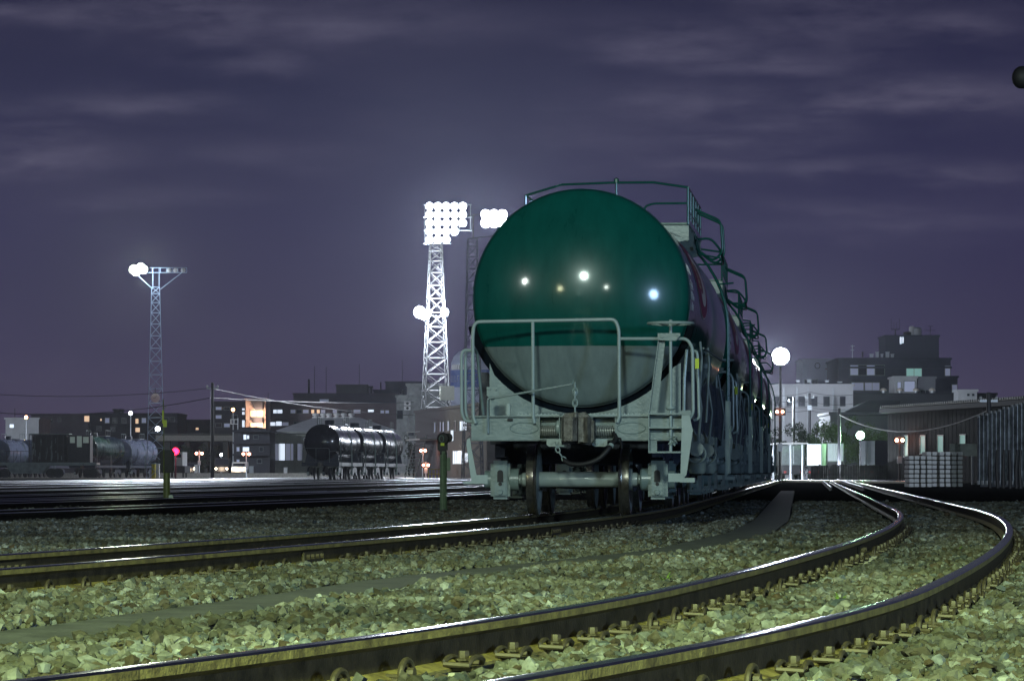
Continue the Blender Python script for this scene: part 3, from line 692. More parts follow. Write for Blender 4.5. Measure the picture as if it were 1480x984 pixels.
    p = Z1(195,366,-.03); q = Z1(247,430,-.03); mb.box(p[0], q[0], -.03, -.02, q[2]+.07, p[2]); mb.prism([(p[0],q[2]+.07),(q[0],q[2]+.07),((p[0]+q[0])/2,q[2])], -.032, -.02)
    for zx in (206,236): c = Z1(zx,377,-.03); mb.lathe([(0,-.05),(.014,-.05),(.016,-.03),(0,-.03)], (c[0],0,c[2]), 'y', 8)
    mb.build('uncoupling_lever', GREY, root)
    mb = MB(); p = Z1(287,440,.2); q = Z1(303,482,.2); mb.box(p[0], q[0], .1, .2, zt+.014, p[2], .01); mb.build('bracket', GREYL, root)
    # air hose
    hp = [Z1(768,598,-.04),Z1(758,612,-.16),Z1(735,645,-.24),Z1(700,682,-.26),Z1(660,702,-.26),Z1(610,712,-.24),Z1(565,708,-.2),Z1(540,692,-.16)]
    mb = MB(); mb.tube(fillet(hp, .12, 4), .030, 12); o = mb.build('air_hose', BLACK, root)
    mb = MB(); mb.tube([Z1(750,622,-.19),Z1(744,632,-.21)], .034, 12); mb.build('hose_clamp', GREYL, o)
    mb = MB(); mb.tube([Z1(760,570,.0),Z1(770,592,-.05),Z1(772,604,-.06)], .026, 10); mb.tube([Z1(765,590,-.05),Z1(790,594,-.05),Z1(796,640,-.04)], .012, 6); mb.build('angle_cock', BLACK, o)
    # railings
    rr = .0215
    mb = MB(); u = -.07
    mb.tube(fillet([Z1(146,528,u),Z1(135,500,u),Z1(133,140,u),Z1(140,77,u),Z1(766,66,u),Z1(783,110,u),Z1(785,500,u),Z1(776,524,u)], .16, 6), rr, 12)
    mb.tube([Z1(400,78,u),Z1(402,500,u),Z1(408,528,u)], rr*.95, 10)
    mb.tube(fillet([Z1(783,152,u),Z1(1085,152,u),Z1(1110,190,u),Z1(1114,480,u),Z1(1096,508,u)], .12, 6), rr*.9, 10)
    o = mb.build('end_railing', GREYL, root)
    mb = MB(); mb.tube([Z1(137,190,u),Z1(152,215,.2),Z1(180,490,.4)], .017, 8); mb.build('railing_stay', GREY, o); mb = MB(); mb.tube([Z1(1085,200,.25),Z1(1074,330,.25),Z1(1072,480,.2)], .02, 8)
    mb.build('railing_stay', GREY, o)
    # grab bars, ribbed
    for (zx, uu) in ((84,-.02),(101,.12)):
        mb = MB(); mb.tube(fillet([Z1(128,204,uu),Z1(zx+8,203,uu),Z1(zx-1,225,uu),Z1(zx,480,uu),Z1(zx+14,518,uu),Z1(130,520,uu)], .09, 6), .019, 10)
        mb.build('grab_bar', GREYL, root)
    for uu in (.25,):
        mb = MB(); mb.tube(fillet([Z1(1100,205,uu),Z1(1128,208,uu),Z1(1132,225,uu),Z1(1140,505,uu),Z1(1115,515,uu)], .08, 6), .018, 10); mb.build('grab_bar', GREYL, root)
    p = Z1(1122,240,-.09); q = Z1(1139,285,-.09); mb = MB(); mb.box(p[0], q[0], -.1, -.09, q[2], p[2]); mb.build('marker_tag', LIME, root)
    # handbrake
    c = Z1(1013,84,-.10); mb = MB(); n = 44
    mb.tube([(c[0]+.265*math.cos(2*math.pi*i/n), -.10+.265*math.sin(2*math.pi*i/n), c[2]) for i in range(n)], .017, 10, closed=True)
    for k in range(5): a = 2*math.pi*k/5+.3; mb.tube([(c[0],-.1,c[2]-.012),(c[0]+.14*math.cos(a),-.1+.14*math.sin(a),c[2]-.018),(c[0]+.262*math.cos(a),-.1+.262*math.sin(a),c[2])], .012, 8)
    mb.lathe([(0,.045),(.02,.04),(.022,.01),(.045,.0),(.045,-.035),(0,-.035)], (c[0],-.1,c[2]), 'z', 16)
    mb.build('brake_wheel', GREYL, root)
    zb_ = Z1(1013,652,-.1)[2]; mb = MB(); mb.tube([(c[0],-.1,c[2]),(c[0],-.1,zb_)], .019, 12)
    mb.lathe([(0,.0),(.055,.0),(.06,-.02),(.04,-.04),(0,-.04)], (c[0],-.1,Z1(1013,466,-.1)[2]+.03), 'z', 12)
    o = mb.build('brake_shaft', GREYL, root)
    mb = MB(); zc = Z1(1022,605,-.1)
    rsl = random.Random(4); pts = [(zc[0]+.055*math.cos(t*2.3)*rsl.uniform(.6,1.1), -.1+.05*math.sin(t*3.1), zc[2]+.06*math.sin(t*1.7)) for t in range(34)]
    mb.tube(pts, .008, 5); mb.build('bunched_chain', GREYL, o)
    mb = MB()
    a = Z1(962,135,-.03); b = Z1(992,135,-.03); c3 = Z1(952,485,-.03); d3 = Z1(916,485,-.03)
    mb.prism([(a[0],a[2]),(b[0],a[2]),(c3[0],c3[2]),(d3[0],d3[2])], -.03, -.005)
    mb.prism([(d3[0]-.002,d3[2]),(d3[0]+.008,d3[2]),(a[0]+.008,a[2]),(a[0]-.002,a[2])], -.09, -.03)
    p = Z1(956,128,-.1); q = Z1(1056,158,-.1); mb.prism([(p[0],p[2]),(q[0],p[2]),(q[0],p[2]-.03),(q[0]-.05,q[2]-.01),(p[0],q[2])], -.135, -.125)
    mb.box(p[0], q[0]-.01, -.13, .0, p[2]-.006, p[2])
    for zx in (975,1045): cc = Z1(zx,134,-.14); mb.lathe([(0,-.155),(.016,-.155),(.016,-.13),(0,-.13)], (cc[0],0,cc[2]-.02), 'y', 8)
    mb.build('brake_mast', GREY, root, smooth=0)
    # right step frame
    mb = MB(); ub = -.10
    a = Z1(915,487,ub)[0]; b = Z1(1060,487,ub)[0]; top = Z1(0,487,ub)[2]; bot = Z1(0,658,ub)[2]
    mb.box(a, a+.012, ub-.06, ub+.22, bot, top+.03); p = Z1(950,487,ub)[0]; mb.box(a+.012, p, ub+.10, ub+.11, bot, top)
    for zy in (487,548,656): z = Z1(0,zy,ub)[2]; mb.box(a, b, ub-.07, ub+.18, z-.012, z+.008)
    mb.build('step_ladder', GREY, root, smooth=0)
    def stringer(pts_o, w, uu, foot, nm='step_bracket'):
        mb = MB(); mb.prism([(Z1(x,y,uu)[0], Z1(x,y,uu)[2]) for x, y in pts_o], uu-.02, uu-.006); 
        (x0,y0,x1,y1) = foot[0]; p = Z1(x0,y0,uu); q = Z1(x1,y1,uu); mb.box(p[0], q[0], uu-.03, uu-.004-.018, q[2], p[2])
        (x0,y0,x1,y1) = foot[1]; p = Z1(x0,y0,uu); q = Z1(x1,y1,uu); mb.box(p[0], q[0], uu-.028, uu+.30, q[2], p[2])
        return mb.build(nm, GREYL, root, smooth=0)
    stringer([(1062,492),(1096,490),(1112,560),(1084,755),(1056,790),(1062,560)], .1, ub, [(1003,750,1070,788),(1055,770,1120,790)])
    stringer([(122,592),(108,600),(106,625),(128,790),(152,790),(150,755),(128,640)], .1, -.04, [(148,757,200,797),(92,786,160,797)])
    p = Z1(1058,470,-.1); q = Z1(1104,495,-.1); mb = MB(); mb.box(p[0], q[0], -.12, .2, q[2], p[2], .006); mb.build('step_pad', GREY, root)
    # saddle bulkheads carrying the tank
    for (u1, u2) in ((.70, .722),(12.08, 12.1)):
        mb = MB()
        rc = 1.40; cz = TOP-1.31; lx, rx = Z1(208,300,.7)[0], Z1(1058,300,.7)[0]; zt_ = Z1(0,262,.7)[2]; z0 = zt+.015
        arc = []
        for aa in np.linspace(math.pi+.0, 2*math.pi, 40):
            x, z = rc*math.cos(aa), cz+rc*math.sin(aa)
            if lx+.01 < x < rx-.01 and z <= zt_: arc.append((x, z))
        poly = [(lx, z0), (lx, zt_)]+arc+[(rx, zt_), (rx, z0)]
        # fan strips between the arc and the base line
        vs = []; fs = []; xs_ = [lx]+[p[0] for p in arc]+[rx]; zs_ = [zt_]+[p[1] for p in arc]+[zt_]
        for uu in (u1, u2):
            for x, z in zip(xs_, zs_): vs += [(x, uu, z0), (x, uu, z)]
        n = len(xs_)
        for i in range(n-1):
            a = 2*i; fs += [(a, a+2, a+3, a+1), (2*n+a, 2*n+a+1, 2*n+a+3, 2*n+a+2), (a+1, a+3, 2*n+a+3, 2*n+a+1)]
        fs += [(0, 1, 2*n+1, 2*n), (2*n-2, 2*n-1, 4*n-1, 4*n-2)]
        mb.add(vs, fs); mb.build('saddle', GREY, root, smooth=0)
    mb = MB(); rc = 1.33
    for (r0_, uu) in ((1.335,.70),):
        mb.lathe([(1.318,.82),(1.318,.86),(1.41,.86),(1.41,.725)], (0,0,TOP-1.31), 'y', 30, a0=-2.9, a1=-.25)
    mb.build('gap_shade_ring', mat('gap_shadow_paint', (.006,.010,.016), .9, var=.3, spec=.04), root)  # dark ring painted in for the shaded gap around the tank
    # underframe: sills, cross members, equipment
    mb = MB()
    for s in (-1, 1): mb.box(s*1.2-.05, s*1.2+.05, .05, 12.75, zb+.02, zt-.01)
    mb.box(-.22, .22, .15, 12.6, zb-.02, zt-.02)
    for uu in np.linspace(3.2, 9.6, 5):
        mb.box(-1.36, 1.36, uu-.03, uu+.03, zt-.3, zt-.02)
    mb.box(l, r_, 12.78, 12.8, zb, zt)
    mb.build('underframe', UNDER, root, smooth=0)
    for uu in np.linspace(1.6, 11.4, 8):
        for s in (-1, 1):
            mb = MB(); mb.prism([(s*1.34, zt), (s*1.30, 1.75), (s*1.22, 1.75), (s*.9, zt)], uu-.02, uu+.02); mb.build('saddle_gusset', UNDER, root, smooth=0)
    # side fittings (brake valves, steps) on the right
    for uu in (1.2, 4.2, 8.3):
        mb = MB(); x = 1.38
        mb.lathe([(0,-.12),(.09,-.12),(.115,-.08),(.115,.06),(.07,.10),(0,.12)], (x,uu,.62), 'z', 18); mb.lathe([(0,-.11),(.06,-.1),(.08,-.03),(.08,.05),(.05,.11),(0,.12)], (x+.02,uu+.28,.66), 'x', 14)
        mb.lathe([(0,-.1),(.09,-.1),(.09,.02),(0,.05)], (x,uu-.12,.80), 'y', 14)
        mb.tube([(x,uu,.7),(x-.02,uu,.95),(x-.15,uu+.02,1.15)], .03); mb.tube([(x,uu+.3,.62),(x+.02,uu+.6,.5),(x-.1,uu+.9,.5)], .022)
        mb.box(x-.1,x+.08,uu-.05,uu+.1,.86,.98,.015); mb.tube([(x+.02,uu-.1,.9),(x+.06,uu-.16,1.3),(x-.03,uu-.16,1.9)], .016); mb.tube([(x+.11*math.cos(t),uu-.13,.74+.11*math.sin(t)) for t in np.linspace(0,2*math.pi,17)[:-1]], .012, 6, closed=True)
        mb.build('brake_valve', GREYD, root)
    for uu in (2.6, 5.4, 7.4, 10.2):
        mb = MB(); mb.box(1.33, 1.37, uu-.05, uu+.05, .30, zb+.1); mb.box(1.2, 1.42, uu-.16, uu+.16, .28, .30); mb.bar((1.34,uu,.95),(1.0,uu+.5,.5),.04); mb.build('side_step', GREYD, root, smooth=0)
    mb = MB(); mb.lathe([(0,-.6),(.19,-.6),(.21,-.55),(.21,.55),(.19,.6),(0,.6)], (.95,6.3,.62), 'y', 20); mb.build('air_reservoir', UNDER, root)
    # guard rails along side: handrail bars seen edge-on
    mb = MB()
    for uu in (1.1, 3.2): mb.tube([(1.40,uu,1.15),(1.44,uu,1.9),(1.42,uu,2.1)], .016, 8)
    mb.tube([(1.46,1.1,2.02),(1.5,5.8,2.02)], .012, 6)
    mb.build('side_handrail', GREYD, root)
    # top platform, brackets, railing
    zr = 4.29; 
    mb = MB(); mb.box(.42, 1.10, 5.0, 8.6, 3.80, 3.825); mb.box(-1.10,-.42, 5.0, 8.6, 3.80, 3.825); mb.box(1.085,1.10,5.0,8.6,3.825,3.87); mb.build('top_platform', GREENP, root, smooth=0)
    for uu in np.linspace(5.05, 8.5, 6):
        for s in (-1, 1):
            r = tR(uu)+.002; c = TOP-r; x1 = 1.08; z1 = c+math.sqrt(r*r-x1*x1)
            pts = [(s*.5, 3.798), (s*1.09, 3.798), (s*1.09, z1+.16)]+[(s*x, c+math.sqrt(r*r-x*x)) for x in (.95,.85,.7,.6)]
            mb = MB(); mb.prism(pts, uu-.008, uu+.008); mb.build('platform_bracket', GREY, root, smooth=0)
    mb = MB(); rt = .016
    for uu in (5.0,): mb.tube([(-1.08,uu,zr-.09),(-.6,uu,zr+.05),(.05,uu,zr+.07),(.62,uu,zr+.07),(1.08,uu,zr)], rt, 8)
    for s in (-1, 1): mb.tube([(s*1.08,5.0,zr if s > 0 else zr-.09),(s*1.08,8.6,zr if s > 0 else zr-.09)], rt, 8)
    mb.tube([(1.08,5.0,3.98),(1.08,8.6,3.98)], rt*.8, 8)
    for s in (-1, 1):
        for uu in np.linspace(5.0, 8.6, 6): mb.tube([(s*1.08,uu,zr-.0 if s > 0 else zr-.09),(s*1.08,uu,3.80)], rt, 8)
    mb.tube([(.13,5.0,zr+.07),(.13,5.0,3.9)], rt, 8); mb.lathe([(0,.05),(.035,.03),(.035,-.02),(0,-.03)], (.13,5.0,zr+.09), 'z', 10)
    mb.tube([(-1.08,5.0,zr-.09),(-.8,5.1,4.02)], rt*.6, 6)
    mb.tube(fillet([(.50,5.0,3.82),(.50,5.0,4.04),(.62,5.0,4.08),(1.08,5.0,4.08)], .1, 5), rt*.9, 8)
    mb.build('top_railing', GREENP, root)
    # manholes
    for uu in (5.8, 6.9):
        mb = MB(); mb.lathe([(0,.22),(.26,.21),(.30,.17),(.30,.14),(.27,.14),(.27,-.1),(0,-.1)], (0,uu,TOP), 'z', 24); mb.build('manhole', GREENP, root)
    mb = MB(); mb.lathe([(0,.12),(.03,.11),(.03,-.05),(0,-.05)], (.42,4.9,TOP-.08), 'z', 12); mb.build('valve_cap', WHITEP, root)
    # side ladder with safety hoop
    mb = MB()
    def side(uu, d=.10): 
        pts = []
        for z in np.linspace(3.86, 2.55, 9):
            r = tR(uu)+d; c = TOP-tR(uu); pts.append((math.sqrt(max(0, r*r-(z-c)**2)), uu, z))
        return [(1.05, uu, 3.9)]+[p for p in pts if p[0] > 1.1]+[(1.53,uu,2.3),(1.53,uu,1.2)]
    for uu in (7.0, 7.4): mb.add(*[[], []]); mb.tube(side(uu), .018, 8)
    for z in np.arange(1.3, 3.7, .28):
        r = tR(7.2)+.1; c = TOP-tR(7.2); x = 1.53 if z < 2.5 else math.sqrt(max(0, r*r-(z-c)**2)); mb.tube([(x,7.0,z),(x,7.4,z)], .012, 6)
    mb.build('side_ladder', GREENP, root)
    mb = MB()
    for uu in (7.0, 7.4): mb.box(1.50, 1.56, uu-.03, uu+.03, .50, 1.5)
    for z in (.55,.8,1.05,1.3): mb.box(1.50, 1.55, 7.0, 7.4, z, z+.02)
    mb.build('ladder_foot', GREYL, root, smooth=0)
    for uu in (6.85, 7.55): mb = MB(); mb.tube(fillet([(1.08,uu,4.14),(1.44,uu,3.98),(1.47,uu,3.55),(1.34,uu,3.42),(1.10,uu,3.60)], .08, 5), .016, 8); mb.build('ladder_handrail', GREENP, root)
    mb = MB()
    mb.tube(fillet([(1.12,6.8,3.72),(1.30,6.8,3.74),(1.44,6.85,3.58),(1.46,7.2,3.44),(1.44,7.6,3.42),(1.30,7.65,3.46)], .12, 5), .016, 8)
    mb.tube([(1.14,6.8,3.52),(1.45,6.8,3.46)], .012, 6)
    mb.tube([(1.40,6.8,3.1),(1.62,6.8,3.12)], .012, 6)
    mb.build('safety_hoop', GREENP, root)
    # piping bundle low on the side (seen as bright tubes)
    for k, uu in enumerate((3.6, 3.9, 4.2)):
        mb = MB(); mb.tube([(1.40,uu,2.05),(1.33,uu+.2,1.75),(1.15,uu+.3,1.45)], .045, 10); mb.lathe([(.05,.03),(.065,.03),(.065,-.03),(.05,-.03)], (1.36,uu+.1,1.88), 'z', 12); mb.build('drain_pipe', GREYD, root)
    bogie(root, 1.15, True, -.047); bogie(root, 9.8, True, 0)
    return root
wag = grey_wagon()
tag(wag, 'green over grey tank wagon with railing and brake wheel, nearest of the train', 'tank wagon', 'green tank wagons of the main train')
for o in bpy.data.objects:
    if o.parent: KIDS.setdefault(o.parent.name, []).append(o)
p = Vector((W0[0], W0[1], 0))+13.57*Vector((math.sin(YAW0), math.cos(YAW0), 0)); p.x -= .02
ords = ['second tank wagon of the main train, directly behind the big green one','third tank wagon of the main train, seen as a sliver beside the second','fourth tank wagon of the main train, seen as a thin sliver','fifth tank wagon of the main train, next to the bright floodlight pole']
for k in range(4):
    c = copy_tree(wag); c.location = p; c.rotation_euler = (0,0,-.0866); c['label'] = ords[k]
    p = p+13.57*Vector((math.sin(.0866), math.cos(.0866), 0))

# ---------------------------------------------------------------- background helpers
def emis(n, c, s): return mat(n, c, emit=c, estr=s)
WLIT = emis('window_cool', (.75,.85,1.), 1.0); WWARM = emis('window_warm', (1.,.66,.42), .75); WGREEN = emis('window_green', (.45,.85,.75), .22); WDIM = emis('window_dim', (.55,.60,.8), .16); WBLUE = emis('window_blue', (.15,.2,.9), .6)
WKIND = {'lit': WLIT, 'warm': WWARM, 'green': WGREEN, 'dim': WDIM, 'dark': GLASSD, 'blue': WBLUE}
class Face:
    """a vertical facade between two photo columns at two depths"""
    def __init__(s, xa, Za, xb, Zb):
        s.A = Vector((XX(xa,Za), Za, 0)); s.B = Vector((XX(xb,Zb), Zb, 0)); s.t = (s.B-s.A); s.len = s.t.length; s.t.normalize(); s.n = Vector((s.t.y, -s.t.x, 0))
        if s.n.y > 0: s.n = -s.n
        s.ang = math.atan2(s.t.y, s.t.x)
    def st(s, x, y):
        dr = Vector(((x-740)/F, 1, 0)); k = s.A.dot(s.n)/dr.dot(s.n); p = dr*k
        return (p-s.A).dot(s.t), CAMH-(y-HOR)/F*k
def bld(label, cat, xa, Za, xb, Zb, ytop, depth, m, wins=(), name='building', base=-.2, ledge=None, frame=None, parapet=.0, group=None, roofm=None):
    f = Face(xa, Za, xb, Zb); top = f.st(xa, ytop)[1]
    root = empty(name, (f.A.x, f.A.y, base), f.ang); tag(root, label, cat, group)
    mb = MB(); mb.box(0, f.len, 0, depth, 0, top-base); mb.build('wall', m, root, smooth=0)
    mb = MB(); mb.box(-.15, f.len+.15, -.15, depth+.15, top-base, top-base+.25+parapet); mb.build('roof', roofm or m, root, smooth=0)
    for (x0, x1, y0, y1, k) in wins:
        a, zt_ = f.st(x0, y0); b, zb_ = f.st(x1, y1); zb_ = f.st(x0, y1)[1]; w = b-a; h = zt_-zb_
        mb = MB(); fw = min(.07, w*.12); mb.box(a-fw, b+fw, -.06, .0, zt_-base, zt_-base+fw); mb.box(a-fw, b+fw, -.09, .0, zb_-base-fw, zb_-base)
        mb.box(a-fw, a, -.06, .0, zb_-base, zt_-base); mb.box(b, b+fw, -.06, .0, zb_-base, zt_-base)
        nm = max(1, round(w/1.1))
        for q in range(1, nm): mb.box(a+w*q/nm-.025, a+w*q/nm+.025, -.05, .0, zb_-base, zt_-base)
        wo_ = mb.build('window', frame or GREYD, root, smooth=0)
        mb = MB(); mb.box(a, b, -.025, -.003, zb_-base, zt_-base); mb.build('pane', WKIND[k], wo_, smooth=0)
    for yy in (ledge or ()):
        z = f.st(xa, yy)[1]-base; mb = MB(); mb.box(-.1, f.len+.1, -.6, .0, z-.12, z+.12); mb.build('ledge', m, root, smooth=0)
    return root, f, top
WALLP = mat('wall_lilac', (.13,.115,.135), .85, var=.15, scale=.6); WALLD = mat('wall_dark', (.045,.048,.062), .85, var=.2, scale=.6); WALLW = mat('wall_white', (.46,.48,.50), .8, var=.12, scale=.5)
WALLC = mat('wall_cream', (.55,.42,.36), .8, var=.1, scale=.5); WALLB = mat('wall_brown', (.11,.095,.095), .8, var=.12, scale=.7); WALLN = mat('wall_navy', (.05,.058,.09), .8, var=.2, scale=.5)
METALW = mat('metal_siding', (.30,.33,.27), .6, var=.15, scale=.8); METALD = mat('dark_siding', (.016,.016,.021), .9, var=.15, scale=.8, spec=.08); ROOFP = mat('pale_roof', (.72,.75,.78), .6, var=.1, scale=.6); ROOFD = mat('dark_roof', (.03,.045,.055), .55, var=.25, scale=.6)
CONCW = mat('stained_concrete', (.30,.32,.32), .85, var=.3, scale=.9)

# raised street level beyond the yard (left)
mb = MB(); mb.box(-260, 8, 388, 1200, -.4, .25); mb.build('road', mat('asphalt', (.04,.04,.042), .85, var=.2, scale=.5, spec=.06), smooth=0, kind='structure')
mb = MB(); mb.box(-260, 8, 387.4, 387.9, -.4, .42); mb.build('kerb', CONC, smooth=0, kind='structure')

# ---------------------------------------------------------------- lattice towers and lamps
def lattice(name, label, cat, x, Z, ybot_z, ztop, w0, w1, n, m, r=.05, group=None, taper_pow=1.):
    root = empty(name, (XX(x,Z), Z, ybot_z), random.uniform(.1,.25)); tag(root, label, cat, group); hh = ztop-ybot_z
    mb = MB(); zz = [hh*(1-(1-i/n)**1.25) for i in range(n+1)]; W_ = lambda z: (w0+(w1-w0)*(z/hh)**taper_pow)/2
    cs = ((-1,-1),(1,-1),(1,1),(-1,1))
    for c in cs: mb.tube([(c[0]*W_(z), c[1]*W_(z), z) for z in zz], r*1.3, 4)
    for i in range(n+1):
        z = zz[i]; w = W_(z)
        for k in range(4):
            a, b = cs[k], cs[(k+1) % 4]; mb.tube([(a[0]*w,a[1]*w,z),(b[0]*w,b[1]*w,z)], r*.8, 4, cap=False)
            if i < n:
                z2 = zz[i+1]; w2 = W_(z2); mb.tube([(a[0]*w,a[1]*w,z),(b[0]*w2,b[1]*w2,z2)], r*.7, 4, cap=False); mb.tube([(b[0]*w,b[1]*w,z),(a[0]*w2,a[1]*w2,z2)], r*.7, 4, cap=False)
    mb.build('lattice_mast', m, root, smooth=0); return root
def flood(root, wx, wy, wz, rad, lensm, hm=None, dirx=0.):
    """a floodlight facing the camera side, coordinates in world space"""
    inv = root.matrix_basis.inverted(); p = inv @ Vector((wx, wy, wz)); rz = -root.rotation_euler.z
    mb = MB(); mb.lathe([(rad*1.02,-.12),(rad*1.08,-.10),(rad*1.08,.02),(rad*.6,.35),(rad*.3,.5),(0,.5)], (0,0,0), 'y', 18); h = mb.build('floodlight', hm or GALV, root); h.location = p; h.rotation_euler = (0,0,rz)
    mb = MB(); mb.lathe([(0,-.17),(rad*.5,-.155),(rad,-.11)], (0,0,0), 'y', 18); mb.build('lens', lensm, h)
    return h
COOL = (.80,.88,1.); EM = emis('lamp_cool', (.86,.92,1.), 40); EMG = emis('lamp_greenish', (.88,1.,.72), 34); EMGG = emis('lamp_green_white', (.55,1.,.70), 30); EMW = emis('lamp_orange', (1.,.48,.16), 26); EMR = emis('lamp_red', (1.,.012,.05), 9); EMOR = emis('lamp_amber_red', (1.,.42,.26), 26)
Z1T = 367
bpy.context.view_layer.update()
t1 = lattice('lighting_tower', 'tall white lattice floodlight tower with a blazing cluster on top', 'lighting tower', 630, Z1T, -.2, H(352,Z1T), 3.3, 1.15, 16, mat('white_steel', (.11,.115,.12), .5, var=.06), .06)
bpy.context.view_layer.update()
mb = MB(); inv = t1.matrix_basis.inverted()
def wbox(mbx, x0, x1, y0, y1, Z, d0, d1): mbx.box(XX(x0,Z), XX(x1,Z), Z+d0, Z+d1, H(y1,Z), H(y0,Z))
for (yy) in (352, 333, 314, 296): mb.tube([inv @ P(612,yy,Z1T), inv @ P(682 if yy < 350 else 652,yy,Z1T)], .07, 5)
for xx_ in (614, 632, 648, 664, 680): mb.tube([inv @ P(xx_,296,Z1T), inv @ P(xx_,352 if xx_ < 660 else 335,Z1T)], .06, 5)
mb.build('lamp_frame', GALV, t1)
for yy_ in (299, 311, 323, 335, 347):
    for xx_ in (621, 633, 645, 657, 669):
        if yy_ > 330 and xx_ > 660 or yy_ > 340 and xx_ > 650: continue
        flood(t1, XX(xx_,Z1T), Z1T-.5, H(yy_,Z1T), .40, EM)
for (x_, y_, rd) in [(607,452,.6),(615,456,.5),(643,452,.42)]: flood(t1, XX(x_,Z1T), Z1T-1.2, H(y_,Z1T), rd, EM)
mb = MB(); mb.tube([inv @ P(604,457,Z1T), inv @ P(648,457,Z1T)], .08, 5); mb.tube([inv @ P(608,458,Z1T), inv @ P(621,472,Z1T)], .06, 5); mb.build('lamp_bracket', GALV, t1)
mb = MB(); c = inv @ P(646,568,Z1T-1.8); mb.box(c.x-.75,c.x+.75,c.y-.3,c.y+.3,c.z-.75,c.z+.75,.05); mb.build('control_box', mat('box_cream', (.45,.47,.40), .6), t1)
light('tower_lamp_glow', P(650,322,Z1T-1.4), 42000, COOL, 1.8, None, 165); light('tower_lamp_glow', P(612,453,Z1T-2.2), 26000, COOL, .7)
Z2T = 300
t2 = lattice('lighting_tower', 'dark lattice tower behind the left side of the green wagon carrying two bright lamps', 'lighting tower', 683, Z2T, -.2, H(345,Z2T), 1.7, .8, 16, mat('dark_lattice', (.12,.14,.19), .5), .035)
inv = t2.matrix_basis.inverted(); mb = MB()
for yy in (345, 312): mb.tube([inv @ P(676,yy,Z2T), inv @ P(732,yy-6,Z2T)], .05, 5)
mb.tube([inv @ P(684,345,Z2T), inv @ P(684,310,Z2T)], .06, 5); mb.tube([inv @ P(730,339,Z2T), inv @ P(730,306,Z2T)], .05, 5); mb.build('lamp_frame', DARKST, t2)
for (x_, y_) in [(702,311),(714,311),(726,311),(702,323),(714,323),(726,323)]: flood(t2, XX(x_,Z2T), Z2T-.5, H(y_,Z2T), .42, EM)
light('tower_lamp_glow', P(714,316,Z2T-1.2), 24000, COOL, 1.2, None, 165)
Z3T = 330
t3 = lattice('lighting_tower', 'slim bluish lattice tower at left with a one-sided lit lamp arm and a clock', 'lighting tower', 225, Z3T, -.2, H(415,Z3T), 1.75, .75, 15, BLUETOWER, .03)
inv = t3.matrix_basis.inverted(); mb = MB()
for yy in (387, 394): mb.tube([inv @ P(188,yy,Z3T), inv @ P(270,yy,Z3T)], .035, 5)
for x_ in (190, 205, 220, 232, 241, 249, 257, 270): mb.tube([inv @ P(x_,387,Z3T), inv @ P(x_,394,Z3T)], .03, 5)
for x_ in (221, 230): mb.tube([inv @ P(x_,416,Z3T), inv @ P(x_,387,Z3T)], .035, 5)
mb.tube([inv @ P(232,418,Z3T), inv @ P(263,394,Z3T)], .035, 5); mb.tube([inv @ P(221,418,Z3T), inv @ P(195,394,Z3T)], .035, 5); mb.build('lamp_arm', BLUETOWER, t3)
for (x_, y_) in [(194,390),(201,390),(208,390),(197.5,393),(204.5,387)]: flood(t3, XX(x_,Z3T), Z3T-.4, H(y_,Z3T), .40, EMG)
for x_ in (245, 254, 265): flood(t3, XX(x_,Z3T), Z3T-.3, H(391,Z3T), .21, mat('lens_off', (.5,.52,.55), .2), GALV)
mb = MB(); c = inv @ P(224.5,575,Z3T-1.0); o = MB(); o.lathe([(0,-.06),(.36,-.06),(.43,-.04),(.43,.08),(0,.08)], (0,0,0), 'y', 28); co = o.build('clock', WHITEP, t3); co.location = c; co.rotation_euler = (0,0,-t3.rotation_euler.z)
o = MB(); o.bar((0,-.075,0),(.12,-.075,.2),.03); o.bar((0,-.075,0),(-.2,-.075,.02),.035); o.bar((0,0,.43),(0,0,.95),.06)
o.build('clock_hands', DARKST, co, smooth=0); flood(t3, XX(230,Z3T), Z3T-1.2, H(620,Z3T), .22, EM)
light('tower_lamp_glow', P(203,397,Z3T-1.5), 900, (.8,.9,1.), .15)
light('flood_and_fill_light', (-84, 395, 17), 90000, COOL, .6)  # unseen fill added off to the left to brighten the warehouse and facades
light('tower_lamp_glow', P(201,391,Z3T-1), 18000, (.9,1.,.75), .9, None, 165)
Z4 = 330
def lamp_pole(label, x, Z, ylamp, base, rad, em, power, col, m=DARKST, r=.09, arm=0, group=None, cluster=1):
    top = H(ylamp, Z); root = empty('lamp_post', (XX(x+arm,Z), Z, base)); tag(root, label, 'lamp post', group)
    mb = MB(); mb.lathe([(r*1.6,0),(r*1.6,.3),(r*1.15,.4),(r*.8,top-base+.1),(0,top-base+.12)], (0,0,0), 'z', 10)
    if arm: mb.tube(fillet([(0,0,top-base-.1),(0,0,top-base+.15),(XX(x,Z)-XX(x+arm,Z),0,top-base+.15)], .3, 4), r*.6, 6)
    mb.build('pole', m, root)
    dx = XX(x,Z)-XX(x+arm,Z)
    offs = [(0,0)] if cluster == 1 else [(math.cos(a)*rad*1.1, math.sin(a)*rad*1.1) for a in np.linspace(0, 2*math.pi, cluster+1)[:-1]]
    for (ox, oz) in offs:
        mb = MB(); mb.lathe([(rad*1.02,-.10),(rad*1.1,-.08),(rad*1.1,.06),(rad*.6,.22),(0,.26)], (0,0,0), 'y', 16); h = mb.build('lamp_head', GALV, root); h.location = (dx+ox, -.15, top-base+oz)
        mb = MB(); mb.lathe([(0,-.16),(rad*.5,-.15),(rad,-.09)], (0,0,0), 'y', 16); mb.build('lens', em, h)
    if power: light('lamp_glow', (XX(x,Z), Z-(.9 if rad > .4 else .5+rad), top), power, col, rad*1.1, None, 168)
    return root
